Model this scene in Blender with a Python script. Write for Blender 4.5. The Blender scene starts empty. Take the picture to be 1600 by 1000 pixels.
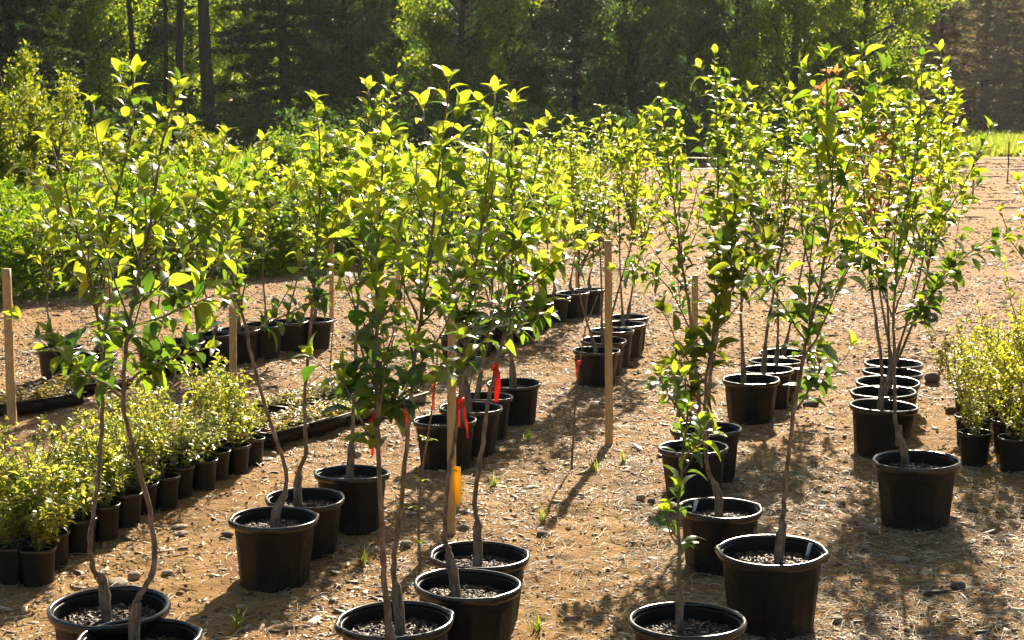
import bpy, math, random
import numpy as np
from mathutils import Vector, Matrix, Quaternion

S = bpy.context.scene
COL = S.collection
rnd = random.Random(7)
rng = np.random.default_rng(7)

# ------------------------------------------------------------------ camera, sky, sun, exposure
FPX = 2450.0                       # focal length in pixels of the 1600 px wide photograph
CAM_H = 1.80
PITCH = math.atan(330.0 / FPX)
cam_data = bpy.data.cameras.new('camera')
cam_data.sensor_width = 36.0
cam_data.lens = FPX / 1600.0 * 36.0
cam_data.clip_start = 0.05
cam_data.clip_end = 2000.0
cam_data.dof.use_dof = True
cam_data.dof.focus_distance = 6.6
cam_data.dof.aperture_fstop = 13.0
cam = bpy.data.objects.new('camera', cam_data)
COL.objects.link(cam)
cam.location = (0, 0, CAM_H)
cam.rotation_euler = (math.pi / 2 - PITCH, 0, 0)
S.camera = cam

SUN_EL = math.radians(30.0)
SUN_AZ = math.radians(11.0)        # to the right of straight ahead
world = bpy.data.worlds.new('World')
S.world = world
world.use_nodes = True
wn = world.node_tree
bg = wn.nodes['Background']
sky = wn.nodes.new('ShaderNodeTexSky')
sky.sky_type = 'NISHITA'
sky.sun_disc = False
sky.sun_elevation = SUN_EL
sky.sun_rotation = SUN_AZ
sky.air_density = 1.0
sky.dust_density = 1.5
wn.links.new(sky.outputs[0], bg.inputs[0])
bg.inputs[1].default_value = 0.05

sd = bpy.data.lights.new('sun', 'SUN')
sd.energy = 5.0
sd.angle = math.radians(0.53)
sd.color = (1.0, 0.88, 0.68)
sun = bpy.data.objects.new('sun', sd)
COL.objects.link(sun)
sdir = Vector((-math.sin(SUN_AZ) * math.cos(SUN_EL), -math.cos(SUN_AZ) * math.cos(SUN_EL), -math.sin(SUN_EL)))
sun.rotation_euler = sdir.to_track_quat('-Z', 'Y').to_euler()
sun.location = (6, 30, 20)

S.view_settings.view_transform = 'Standard'
S.view_settings.look = 'None'
S.view_settings.gamma = 1.0
S.view_settings.use_curve_mapping = False
S.view_settings.exposure = 1.42
S.render.engine = 'CYCLES'
S.cycles.use_denoising = True
S.cycles.max_bounces = 7
S.cycles.diffuse_bounces = 3
S.cycles.glossy_bounces = 3
S.cycles.transmission_bounces = 5
S.cycles.volume_bounces = 0
S.cycles.sample_clamp_indirect = 6.0

# ------------------------------------------------------------------ image geometry -> place
CF = Vector((0, math.cos(PITCH), -math.sin(PITCH)))
CU = Vector((0, math.sin(PITCH), math.cos(PITCH)))
CR = Vector((1, 0, 0))
CC = Vector((0, 0, CAM_H))


def ray(px, py):
    return CF + CR * ((px - 800.0) / FPX) - CU * ((py - 500.0) / FPX)


def at(px, py, zc):
    return CC + ray(px, py) * zc


def on_ground(px, py, z=0.0):
    r = ray(px, py)
    return CC + r * ((CAM_H - z) / (-r.z))


def pot_spot(px, py, w, k):
    """rim centre pixel and rim width -> (base x, y, rim diameter, depth)"""
    r = ray(px, py)
    z0 = 0.0
    for _ in range(4):
        zc = (CAM_H - z0) / (k * w / FPX - r.z)
        p = CC + r * zc
        z0 = gzf(p.x, p.y) - .012
    return p.x, p.y, w * zc / FPX, zc


# ------------------------------------------------------------------ noise
def _hash(ix, iy, s):
    h = (ix.astype(np.int64) * 374761393 + iy.astype(np.int64) * 668265263 + s * 1442695041) & 0x7fffffff
    h = ((h ^ (h >> 13)) * 1274126177) & 0x7fffffff
    return ((h ^ (h >> 16)) & 0xffff) / 65535.0


def vnoise(x, y, s=0):
    x = np.asarray(x, float); y = np.asarray(y, float)
    ix = np.floor(x); iy = np.floor(y)
    fx = x - ix; fy = y - iy
    fx = fx * fx * (3 - 2 * fx); fy = fy * fy * (3 - 2 * fy)
    a = _hash(ix, iy, s); b = _hash(ix + 1, iy, s)
    c = _hash(ix, iy + 1, s); d = _hash(ix + 1, iy + 1, s)
    return (a * (1 - fx) + b * fx) * (1 - fy) + (c * (1 - fx) + d * fx) * fy


def fbm(x, y, o=4, s=0):
    v = 0; a = .5; t = 0
    for i in range(o):
        v = v + a * vnoise(np.asarray(x) * 2 ** i, np.asarray(y) * 2 ** i, s + i * 17)
        t += a; a *= .5
    return v / t


def gz_low(x, y):
    return (fbm(np.asarray(x) * .55 + 9, np.asarray(y) * .55 + 3, 3, 5) - .5) * .07


def gz(x, y):
    """height of the ground"""
    x = np.asarray(x, float); y = np.asarray(y, float)
    near = np.clip((17 - y) / 6, 0, 1) * np.clip((6 - np.abs(x)) / 2, 0, 1)
    v = gz_low(x, y)
    v = v + near * ((fbm(x * 3.2, y * 3.2, 3, 21) - .5) * .045 + (fbm(x * 11, y * 11, 3, 31) - .5) * .026)
    return v


def gzf(x, y):
    return float(gz(np.array([x]), np.array([y]))[0])


# ------------------------------------------------------------------ mesh helpers
def mesh_np(name, V, F, mat=None, smooth=False):
    """F: array (n,k) of faces of one size, or a list of such arrays"""
    V = np.asarray(V, np.float32).reshape(-1, 3)
    Fs = F if isinstance(F, list) else [F]
    Fs = [np.asarray(f, np.int32) for f in Fs if len(f)]
    me = bpy.data.meshes.new(name)
    me.vertices.add(len(V))
    me.vertices.foreach_set('co', V.ravel())
    loops = np.concatenate([f.ravel() for f in Fs])
    tot = np.concatenate([np.full(len(f), f.shape[1], np.int32) for f in Fs])
    start = np.concatenate([[0], np.cumsum(tot)[:-1]]).astype(np.int32)
    me.loops.add(len(loops))
    me.loops.foreach_set('vertex_index', loops)
    me.polygons.add(len(tot))
    me.polygons.foreach_set('loop_start', start)
    me.polygons.foreach_set('loop_total', tot)
    if smooth:
        me.polygons.foreach_set('use_smooth', np.ones(len(tot), bool))
    me.update(calc_edges=True)
    if mat:
        me.materials.append(mat)
    return me


def ob(name, me, parent=None, loc=None):
    o = bpy.data.objects.new(name, me)
    COL.objects.link(o)
    if parent is not None:
        o.parent = parent
    if loc is not None:
        o.location = loc
    return o


def tag(o, label=None, cat=None, group=None, kind=None):
    if label: o['label'] = label
    if cat: o['category'] = cat
    if group: o['group'] = group
    if kind: o['kind'] = kind
    return o


def empty(name, loc, label, cat, group=None, rz=0.0):
    e = bpy.data.objects.new(name, None)
    COL.objects.link(e)
    e.empty_display_size = .1
    e.location = loc
    e.rotation_euler = (0, 0, rz)
    return tag(e, label, cat, group)


def grid_faces(n, m, wrap=False):
    """n rows of m columns; wrap closes the columns"""
    i = np.arange(n - 1)[:, None]; j = np.arange(m if wrap else m - 1)[None, :]
    jn = (j + 1) % m
    return np.stack([i * m + j, i * m + jn, (i + 1) * m + jn, (i + 1) * m + j], -1).reshape(-1, 4)


def smooth_path(P, sub):
    """Catmull-Rom through P"""
    P = [Vector(p) for p in P]
    Q = [P[0] * 2 - P[1]] + P + [P[-1] * 2 - P[-2]]
    out = []
    for i in range(1, len(Q) - 2):
        a, b, c, d = Q[i - 1], Q[i], Q[i + 1], Q[i + 2]
        for k in range(sub):
            t = k / sub
            out.append(.5 * ((2 * b) + (c - a) * t + (2 * a - 5 * b + 4 * c - d) * t * t + (3 * b - a - 3 * c + d) * t ** 3))
    out.append(P[-1])
    return out


def tube_arrays(P, R, seg=7):
    n = len(P)
    V = []
    up = Vector((.3, 1, .1)).normalized()
    for i in range(n):
        t = (P[min(i + 1, n - 1)] - P[max(i - 1, 0)])
        t = t.normalized() if t.length > 1e-9 else Vector((0, 0, 1))
        a = t.cross(up)
        if a.length < 1e-4:
            a = t.cross(Vector((1, 0, 0)))
        a.normalize(); b = t.cross(a)
        for k in range(seg):
            an = 2 * math.pi * k / seg
            V.append(P[i] + (a * math.cos(an) + b * math.sin(an)) * R[i])
    V = np.array([tuple(v) for v in V])
    F = grid_faces(n, seg, True)
    cap = np.array([[(n - 1) * seg + (seg - 1 - k) for k in range(seg)]])[:, ::-1]
    cap0 = np.array([[k for k in range(seg)]])[:, ::-1]
    return V, F, [cap, cap0]


class MB:
    """collects pieces into one mesh"""
    def __init__(self):
        self.V = []; self.F = {}; self.n = 0

    def add(self, V, *Fs):
        V = np.asarray(V, float)
        self.V.append(V)
        for F in Fs:
            F = np.asarray(F)
            if len(F):
                self.F.setdefault(F.shape[1], []).append(F + self.n)
        self.n += len(V)

    def tube(self, P, R, seg=7):
        P = [Vector(p) for p in P]
        if not hasattr(R, '__len__'):
            R = [R] * len(P)
        V, F, caps = tube_arrays(P, R, seg)
        self.add(V, F, *caps)

    def box(self, c, s, rot=None):
        c = np.array(c, float)
        q = np.array([[x, y, z] for x in (-.5, .5) for y in (-.5, .5) for z in (-.5, .5)]) * np.array(s)
        if rot is not None:
            q = q @ np.array(rot.to_3x3()).T
        self.add(q + c, [[0, 1, 3, 2], [4, 6, 7, 5], [0, 4, 5, 1], [2, 3, 7, 6], [0, 2, 6, 4], [1, 5, 7, 3]])

    def mesh(self, name, mat, smooth=False):
        V = np.concatenate(self.V)
        return mesh_np(name, V, [np.concatenate(f) for f in self.F.values()], mat, smooth)


def scatter(tmplV, tmplF, pos, X, Y, Z, scale):
    """copies of a template at many frames -> arrays"""
    tmplV = np.asarray(tmplV, float)
    n, v = len(pos), len(tmplV)
    sc = np.asarray(scale, float)
    if sc.ndim == 1:
        sc = np.repeat(sc[:, None], 3, 1)
    T = tmplV[None, :, :] * sc[:, None, :]
    W = T[..., 0:1] * X[:, None, :] + T[..., 1:2] * Y[:, None, :] + T[..., 2:3] * Z[:, None, :] + pos[:, None, :]
    F = (np.asarray(tmplF)[None] + (np.arange(n) * v)[:, None, None]).reshape(-1, len(tmplF[0]))
    return W.reshape(-1, 3), F


def nrm(a):
    return a / np.maximum(np.linalg.norm(a, axis=-1, keepdims=True), 1e-9)


def frames(Y, Zh):
    Y = nrm(Y)
    X = nrm(np.cross(Y, Zh))
    Z = np.cross(X, Y)
    return X, Y, Z


# ------------------------------------------------------------------ materials
def mat_new(name):
    m = bpy.data.materials.new(name)
    m.use_nodes = True
    nt = m.node_tree
    for n in list(nt.nodes):
        nt.nodes.remove(n)
    out = nt.nodes.new('ShaderNodeOutputMaterial')
    return m, nt, out


class N:
    def __init__(self, nt): self.nt = nt
    def __call__(self, t, **kw):
        n = self.nt.nodes.new(t)
        for k, v in kw.items():
            if k.startswith('i_'):
                n.inputs[int(k[2:]) if k[2:].isdigit() else k[2:].replace('_', ' ')].default_value = v
            else:
                setattr(n, k, v)
        return n
    def link(self, a, b): self.nt.links.new(a, b)
    def ramp(self, fac, stops):
        r = self.nt.nodes.new('ShaderNodeValToRGB')
        el = r.color_ramp.elements
        while len(el) < len(stops): el.new(.5)
        for e, (p, c) in zip(el, stops):
            e.position = p; e.color = (*c, 1) if len(c) == 3 else c
        self.link(fac, r.inputs[0])
        return r.outputs[0]
    def noise(self, scale, detail=4, rough=.6, coord=None, dist=0):
        n = self.nt.nodes.new('ShaderNodeTexNoise')
        n.inputs['Scale'].default_value = scale; n.inputs['Detail'].default_value = detail
        n.inputs['Roughness'].default_value = rough; n.inputs['Distortion'].default_value = dist
        if coord is not None: self.link(coord, n.inputs['Vector'])
        return n.outputs[0]
    def mix(self, fac, a, b, mode='MIX'):
        m = self.nt.nodes.new('ShaderNodeMix'); m.data_type = 'RGBA'; m.blend_type = mode
        for s, v in ((m.inputs[0], fac), (m.inputs[6], a), (m.inputs[7], b)):
            if hasattr(v, 'is_output'): self.link(v, s)
            elif isinstance(v, (int, float)): s.default_value = v
            else: s.default_value = (*v, 1)
        return m.outputs[2]
    def math(self, op, a, b=None, c=None):
        m = self.nt.nodes.new('ShaderNodeMath'); m.operation = op
        for i, v in enumerate((a, b, c)):
            if v is None: continue
            if hasattr(v, 'is_output'): self.link(v, m.inputs[i])
            else: m.inputs[i].default_value = v
        return m.outputs[0]
    def bump(self, h, strength, dist):
        b = self.nt.nodes.new('ShaderNodeBump')
        b.inputs['Strength'].default_value = strength; b.inputs['Distance'].default_value = dist
        self.link(h, b.inputs['Height'])
        return b.outputs[0]


def leaf_material(name, refl, trans, tmix=.5, rough=.36, spec=.5, veins=False):
    """refl / trans: (dark colour, light colour) ranges, picked per leaf"""
    m, nt, out = mat_new(name)
    n = N(nt)
    oi = n('ShaderNodeObjectInfo'); ge = n('ShaderNodeNewGeometry')
    r = n.math('FRACT', n.math('ADD', oi.outputs['Random'], ge.outputs['Random Per Island']))
    tc = n('ShaderNodeTexCoord')
    cr = n.mix(r, refl[0], refl[1])
    ct = n.mix(r, trans[0], trans[1])
    if veins:                       # pale midrib and side veins drawn by the leaf's own coordinates
        sp = n('ShaderNodeSeparateXYZ'); n.link(tc.outputs['Object'], sp.inputs[0])
        ax = n.math('ABSOLUTE', sp.outputs[0])
        rib = n.math('LESS_THAN', ax, .014)
        ph = n.math('FRACT', n.math('MULTIPLY', n.math('SUBTRACT', sp.outputs[1], n.math('MULTIPLY', ax, .8)), 8.0))
        side = n.math('MULTIPLY', n.math('LESS_THAN', ph, .12), .35)
        vf = n.math('MAXIMUM', n.math('MULTIPLY', rib, .6), side)
        cr = n.mix(vf, cr, (.16, .20, .07)); ct = n.mix(vf, ct, tuple(v * .55 for v in trans[0]))
        blot = n.noise(3.5, 4, .6, tc.outputs['Object'])
        ct = n.mix(n.ramp(blot, [(.45, (0,) * 3), (.75, (.5,) * 3)]), ct, trans[0])
    p = n('ShaderNodeBsdfPrincipled')
    n.link(cr, p.inputs['Base Color'])
    p.inputs['Roughness'].default_value = rough
    p.inputs['Specular IOR Level'].default_value = spec
    t = n('ShaderNodeBsdfTranslucent')
    n.link(ct, t.inputs['Color'])
    mx = n('ShaderNodeMixShader'); mx.inputs[0].default_value = tmix
    n.link(p.outputs[0], mx.inputs[1]); n.link(t.outputs[0], mx.inputs[2])
    n.link(mx.outputs[0], out.inputs[0])
    return m


def simple_mat(name, stops, scale, rough=.8, bump=.3, bdist=.003, spec=.3, detail=5, stretch=None, metallic=0, coat=0):
    m, nt, out = mat_new(name)
    n = N(nt)
    tc = n('ShaderNodeTexCoord')
    co = tc.outputs['Object']
    if stretch:
        mp = n('ShaderNodeMapping'); mp.inputs['Scale'].default_value = stretch
        n.link(co, mp.inputs[0]); co = mp.outputs[0]
    ns = n.noise(scale, detail, .62, co)
    p = n('ShaderNodeBsdfPrincipled')
    n.link(n.ramp(ns, stops), p.inputs['Base Color'])
    p.inputs['Roughness'].default_value = rough
    p.inputs['Specular IOR Level'].default_value = spec
    if bump:
        n.link(n.bump(ns, bump, bdist), p.inputs['Normal'])
    n.link(p.outputs[0], out.inputs[0])
    return m


M = {}
M['leaf'] = leaf_material('apple_leaf', ((.030, .070, .018), (.070, .125, .022)), ((.10, .26, .015), (.54, .68, .03)), .5, .30, .65, True)
M['leaf_dark'] = leaf_material('shaded_mature_apple_leaf', ((.025, .065, .032), (.060, .115, .050)), ((.07, .18, .02), (.32, .46, .03)), .42, .30, .65, True)  # older lower leaves, also darkened by crown shade put into the colour
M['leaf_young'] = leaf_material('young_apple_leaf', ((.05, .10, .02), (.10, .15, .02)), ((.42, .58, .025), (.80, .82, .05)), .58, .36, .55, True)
M['leaf_olive'] = leaf_material('shaded_olive_leaf', ((.035, .065, .012), (.07, .10, .015)), ((.22, .30, .01), (.48, .52, .02)), .5, .5, .3, True)  # olive tone of leaves in shade, put into the colour
M['leaf_red'] = leaf_material('reddish_leaf', ((.12, .03, .02), (.15, .07, .03)), ((.60, .16, .10), (.75, .45, .10)), .5, .4, .5)
M['leaf_small'] = leaf_material('small_bush_leaf', ((.045, .08, .018), (.11, .14, .03)), ((.32, .42, .035), (.88, .82, .10)), .56, .28, .9)
M['leaf_gold'] = leaf_material('yellow_bush_leaf', ((.10, .12, .02), (.16, .16, .03)), ((.50, .56, .03), (.90, .84, .06)), .6, .4, .5)
M['leaf_straw'] = leaf_material('strawberry_leaf', ((.06, .09, .02), (.14, .10, .03)), ((.45, .55, .04), (.80, .42, .06)), .5, .4, .5)
M['leaf_weed'] = leaf_material('weed_leaf', ((.04, .075, .015), (.08, .12, .02)), ((.15, .32, .012), (.50, .64, .02)), .5, .5, .35)
M['leaf_forest'] = leaf_material('forest_leaf', ((.025, .060, .018), (.05, .095, .02)), ((.16, .34, .02), (.72, .78, .03)), .55, .5, .3)
M['leaf_forest_dark'] = leaf_material('shaded_forest_leaf', ((.018, .046, .022), (.035, .068, .025)), ((.06, .17, .025), (.26, .40, .03)), .42, .6, .2)  # darker forest leaf with the shade of the wood put into its colour
M['needles'] = leaf_material('pine_needles', ((.018, .035, .018), (.04, .055, .022)), ((.07, .12, .03), (.14, .18, .04)), .3, .6, .2)
M['needles_brown'] = leaf_material('brownish_pine_needles', ((.05, .045, .025), (.12, .085, .04)), ((.12, .12, .04), (.46, .32, .11)), .4, .6, .2)
M['grass'] = leaf_material('grass_blade', ((.06, .10, .02), (.16, .15, .05)), ((.32, .48, .03), (.60, .58, .08)), .5, .5, .3)
M['bark'] = simple_mat('sapling_bark', [(.3, (.06, .04, .026)), (.5, (.19, .13, .08)), (.68, (.34, .25, .17))], 55, .7, .9, .003, .35, 5, (1, 1, .35))
M['bark_pale'] = simple_mat('pale_bark', [(.3, (.10, .065, .04)), (.7, (.30, .20, .12))], 70, .75, .6, .002, .3, 5, (1, 1, .4))
M['twig'] = simple_mat('green_twig', [(.3, (.07, .055, .025)), (.7, (.16, .13, .06))], 60, .5, .2, .001, .5)
M['trunk_forest'] = simple_mat('forest_bark', [(.3, (.02, .016, .012)), (.7, (.07, .055, .045))], 6, .9, .8, .03, .2, 5, (1, 1, .2))
M['stone'] = simple_mat('stone', [(.3, (.20, .15, .10)), (.6, (.36, .27, .18)), (.8, (.50, .42, .32))], 12, .75, .5, .004, .3)
M['stone_dark'] = simple_mat('dark_stone', [(.3, (.07, .055, .04)), (.7, (.20, .15, .11))], 12, .8, .5, .004, .3)
M['stake'] = simple_mat('stake_wood', [(.25, (.36, .21, .075)), (.6, (.60, .39, .16)), (.85, (.72, .52, .26))], 22, .6, .4, .001, .3, 5, (6, 6, .5))
M['white_plastic'] = simple_mat('white_plastic', [(.3, (.70, .70, .66)), (.7, (.82, .82, .78))], 20, .4, .05, .001, .5)
M['straw_twine'] = simple_mat('twine', [(.3, (.40, .30, .18)), (.7, (.60, .50, .34))], 80, .8, .2, .001, .2)
M['rubber'] = simple_mat('black_hose', [(.3, (.015, .015, .015)), (.7, (.035, .03, .028))], 20, .35, .05, .001, .5)


def ribbon_mat(name, c, t):
    m, nt, out = mat_new(name); n = N(nt)
    tc = n('ShaderNodeTexCoord')
    ns = n.noise(40, 3, .5, tc.outputs['Object'])
    p = n('ShaderNodeBsdfPrincipled')
    n.link(n.mix(ns, c, tuple(v * .8 for v in c)), p.inputs['Base Color'])
    p.inputs['Roughness'].default_value = .35
    tr = n('ShaderNodeBsdfTranslucent'); tr.inputs[0].default_value = (*t, 1)
    mx = n('ShaderNodeMixShader'); mx.inputs[0].default_value = .45
    n.link(p.outputs[0], mx.inputs[1]); n.link(tr.outputs[0], mx.inputs[2]); n.link(mx.outputs[0], out.inputs[0])
    return m


M['ribbon'] = ribbon_mat('red_ribbon', (.80, .05, .015), (.95, .10, .02))
M['ribbon_orange'] = ribbon_mat('orange_ribbon', (.85, .20, .02), (.95, .30, .03))
M['tag_yellow'] = ribbon_mat('yellow_tag', (.75, .45, .02), (.95, .62, .03))


def pot_material():
    m, nt, out = mat_new('black_plastic'); n = N(nt)
    tc = n('ShaderNodeTexCoord'); oi = n('ShaderNodeObjectInfo')
    ad = n('ShaderNodeVectorMath', operation='ADD')
    n.link(tc.outputs['Object'], ad.inputs[0]); n.link(oi.outputs['Location'], ad.inputs[1])
    n1 = n.noise(9, 6, .65, ad.outputs[0]); n2 = n.noise(130, 3, .6, ad.outputs[0])
    sep = n('ShaderNodeSeparateXYZ'); n.link(tc.outputs['Object'], sep.inputs[0])
    # dust sticks to the lower wall and the rim
    low = n.math('SUBTRACT', 1.0, n.math('MULTIPLY', sep.outputs[2], 5.0))
    dust = n.math('ADD', n.math('MULTIPLY', n.math('MAXIMUM', low, 0.0), .55), n.math('MULTIPLY', n1, .65))
    p = n('ShaderNodeBsdfPrincipled')
    c = n.ramp(dust, [(.3, (.005, .0045, .004)), (.62, (.010, .0075, .0055)), (1.0, (.034, .021, .012))])
    splash = n.ramp(n.noise(26, 6, .75, ad.outputs[0]), [(.56, (0,) * 3), (.68, (.7,) * 3)])
    lowm = n.math('MULTIPLY', n.math('MAXIMUM', n.math('SUBTRACT', 1.0, n.math('MULTIPLY', sep.outputs[2], 2.2)), 0.0), 1.0)
    n.link(n.mix(n.math('MULTIPLY', splash, lowm), c, (.16, .10, .055)), p.inputs['Base Color'])
    n.link(n.ramp(n1, [(.3, (.38,) * 3), (.7, (.62,) * 3)]), p.inputs['Roughness'])
    p.inputs['Specular IOR Level'].default_value = .28
    n.link(n.bump(n2, .12, .001), p.inputs['Normal'])
    n.link(p.outputs[0], out.inputs[0])
    return m


M['pot'] = pot_material()
M['pot_rim'] = simple_mat('pot_rim_plastic', [(.3, (.008, .007, .006)), (.7, (.022, .018, .014))], 30, .27, .1, .001, .6)
M['soil'] = simple_mat('potting_soil', [(.35, (.018, .012, .008)), (.6, (.07, .045, .028)), (.8, (.16, .11, .07))], 90, .9, 1.0, .006, .2, 6)


def chip_material(name, stops, rough=.6):
    m, nt, out = mat_new(name); n = N(nt)
    ge = n('ShaderNodeNewGeometry'); tc = n('ShaderNodeTexCoord')
    p = n('ShaderNodeBsdfPrincipled')
    c = n.ramp(ge.outputs['Random Per Island'], stops)
    ns = n.noise(60, 3, .6, tc.outputs['Object'])
    n.link(n.mix(.5, c, n.ramp(ns, [(.3, (.45,) * 3), (.7, (1,) * 3)]), 'MULTIPLY'), p.inputs['Base Color'])
    p.inputs['Roughness'].default_value = rough
    n.link(p.outputs[0], out.inputs[0])
    return m


M['chips'] = chip_material('bark_chips', [(0, (.04, .022, .012)), (.35, (.18, .09, .038)), (.62, (.40, .23, .10)), (.85, (.60, .42, .23)), (1, (.80, .66, .45))])
M['pot_chips'] = chip_material('pot_mulch', [(0, (.02, .011, .006)), (.6, (.07, .036, .018)), (.86, (.17, .085, .038)), (.96, (.42, .25, .12)), (1, (.72, .56, .36))])
M['pebbles'] = chip_material('pebbles', [(0, (.15, .085, .04)), (.5, (.37, .21, .095)), (.9, (.50, .34, .19)), (1, (.64, .52, .38))], .7)
M['clods'] = chip_material('soil_clods', [(0, (.12, .065, .03)), (.6, (.34, .19, .085)), (1, (.54, .37, .21))], .8)
M['straw'] = chip_material('dead_grass', [(0, (.14, .09, .05)), (.5, (.38, .27, .14)), (1, (.62, .50, .32))], .6)


def ground_material():
    m, nt, out = mat_new('ground'); n = N(nt)
    tc = n('ShaderNodeTexCoord'); co = tc.outputs['Object']
    big = n.noise(.8, 4, .6, co); mid = n.noise(6, 6, .65, co); fine = n.noise(55, 5, .7, co); grit = n.noise(220, 3, .7, co)
    dirt = n.ramp(mid, [(.25, (.24, .122, .040)), (.5, (.42, .235, .080)), (.75, (.49, .30, .12))])
    dirt = n.mix(.48, dirt, n.ramp(fine, [(.3, (.45, .42, .4)), (.5, (.85,) * 3), (.7, (1, 1, 1))]), 'MULTIPLY')
    dirt = n.mix(n.ramp(big, [(.42, (0,) * 3), (.62, (.6,) * 3)]), dirt, (.24, .125, .048))
    green = n.ramp(n.noise(2.5, 6, .7, co), [(.3, (.05, .075, .015)), (.55, (.10, .14, .02)), (.75, (.18, .20, .04))])
    straw = n.ramp(n.noise(3.5, 6, .7, co), [(.3, (.14, .13, .04)), (.7, (.28, .24, .09))])
    sep = n('ShaderNodeSeparateXYZ'); n.link(co, sep.inputs[0])
    X, Y = sep.outputs[0], sep.outputs[1]
    wob = n.math('MULTIPLY', n.math('SUBTRACT', n.noise(.6, 3, .5, co), .5), 3.0)
    # left meadow: beyond the line from (-5,12.5) to (-1.2,18.5) and further back everywhere left of x = 3 + ...
    line = n.math('SUBTRACT', n.math('SUBTRACT', Y, n.math('MULTIPLY', X, 1.25)), 20.0)
    m1 = n.math('MULTIPLY', n.math('ADD', line, n.math('MULTIPLY', wob, .25)), 1.2)
    m1n = nt.nodes.new('ShaderNodeClamp'); 
    m1 = n.math('MINIMUM', m1, n.math('MULTIPLY', n.math('SUBTRACT', n.math('MULTIPLY', wob, .3), n.math('ADD', n.math('ADD', X, .4), n.math('MULTIPLY', Y, .055))), 1.5))
    n.link(m1, m1n.inputs[0])
    # green field behind the bare beds on the right
    m2 = n.math('MULTIPLY', n.math('SUBTRACT', n.math('ADD', Y, wob), 64.0), .6)
    m2n = nt.nodes.new('ShaderNodeClamp'); n.link(m2, m2n.inputs[0])
    left = n.mix(n.ramp(big, [(.4, (0,) * 3), (.6, (1,) * 3)]), green, straw)
    col = n.mix(m1n.outputs[0], dirt, left)
    col = n.mix(m2n.outputs[0], col, n.mix(.7, green, (.30, .36, .04)))
    p = n('ShaderNodeBsdfPrincipled'); n.link(col, p.inputs['Base Color'])
    p.inputs['Roughness'].default_value = .9; p.inputs['Specular IOR Level'].default_value = .15
    h = n.math('ADD', n.math('MULTIPLY', fine, .7), n.math('MULTIPLY', grit, .3))
    h = n.math('ADD', h, n.math('MULTIPLY', n.noise(14, 5, .7, co), 2.2))
    n.link(n.bump(h, .9, .012), p.inputs['Normal'])
    n.link(p.outputs[0], out.inputs[0])
    return m


M['ground'] = ground_material()

# ------------------------------------------------------------------ ground sheet
def spaced(a, b, step, far, grow=1.18):
    mid = list(np.arange(a, b + step / 2, step))
    lo, hi = [], []
    x, s = mid[0], step
    while x > -far:
        s *= grow; x -= s; lo.append(x)
    x, s = mid[-1], step
    while x < far:
        s *= grow; x += s; hi.append(x)
    return np.array(lo[::-1] + mid + hi)


gx = spaced(-3.6, 3.6, .024, 600)
gy = spaced(3.9, 12.0, .024, 700)
GX, GY = np.meshgrid(gx, gy)
GZ = gz(GX, GY)
ground = ob('ground', mesh_np('ground', np.stack([GX, GY, GZ], -1).reshape(-1, 3), grid_faces(len(gy), len(gx)), M['ground'], True))
tag(ground, kind='structure')

# ------------------------------------------------------------------ pots
def lathe(profile, seg, mod=None):
    V = []
    for i, (r, z) in enumerate(profile):
        for k in range(seg):
            a = 2 * math.pi * k / seg
            rr = r + (mod(i, r, z, a) if mod else 0)
            V.append((rr * math.cos(a), rr * math.sin(a), z))
    return np.array(V), grid_faces(len(profile), seg, True)


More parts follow.
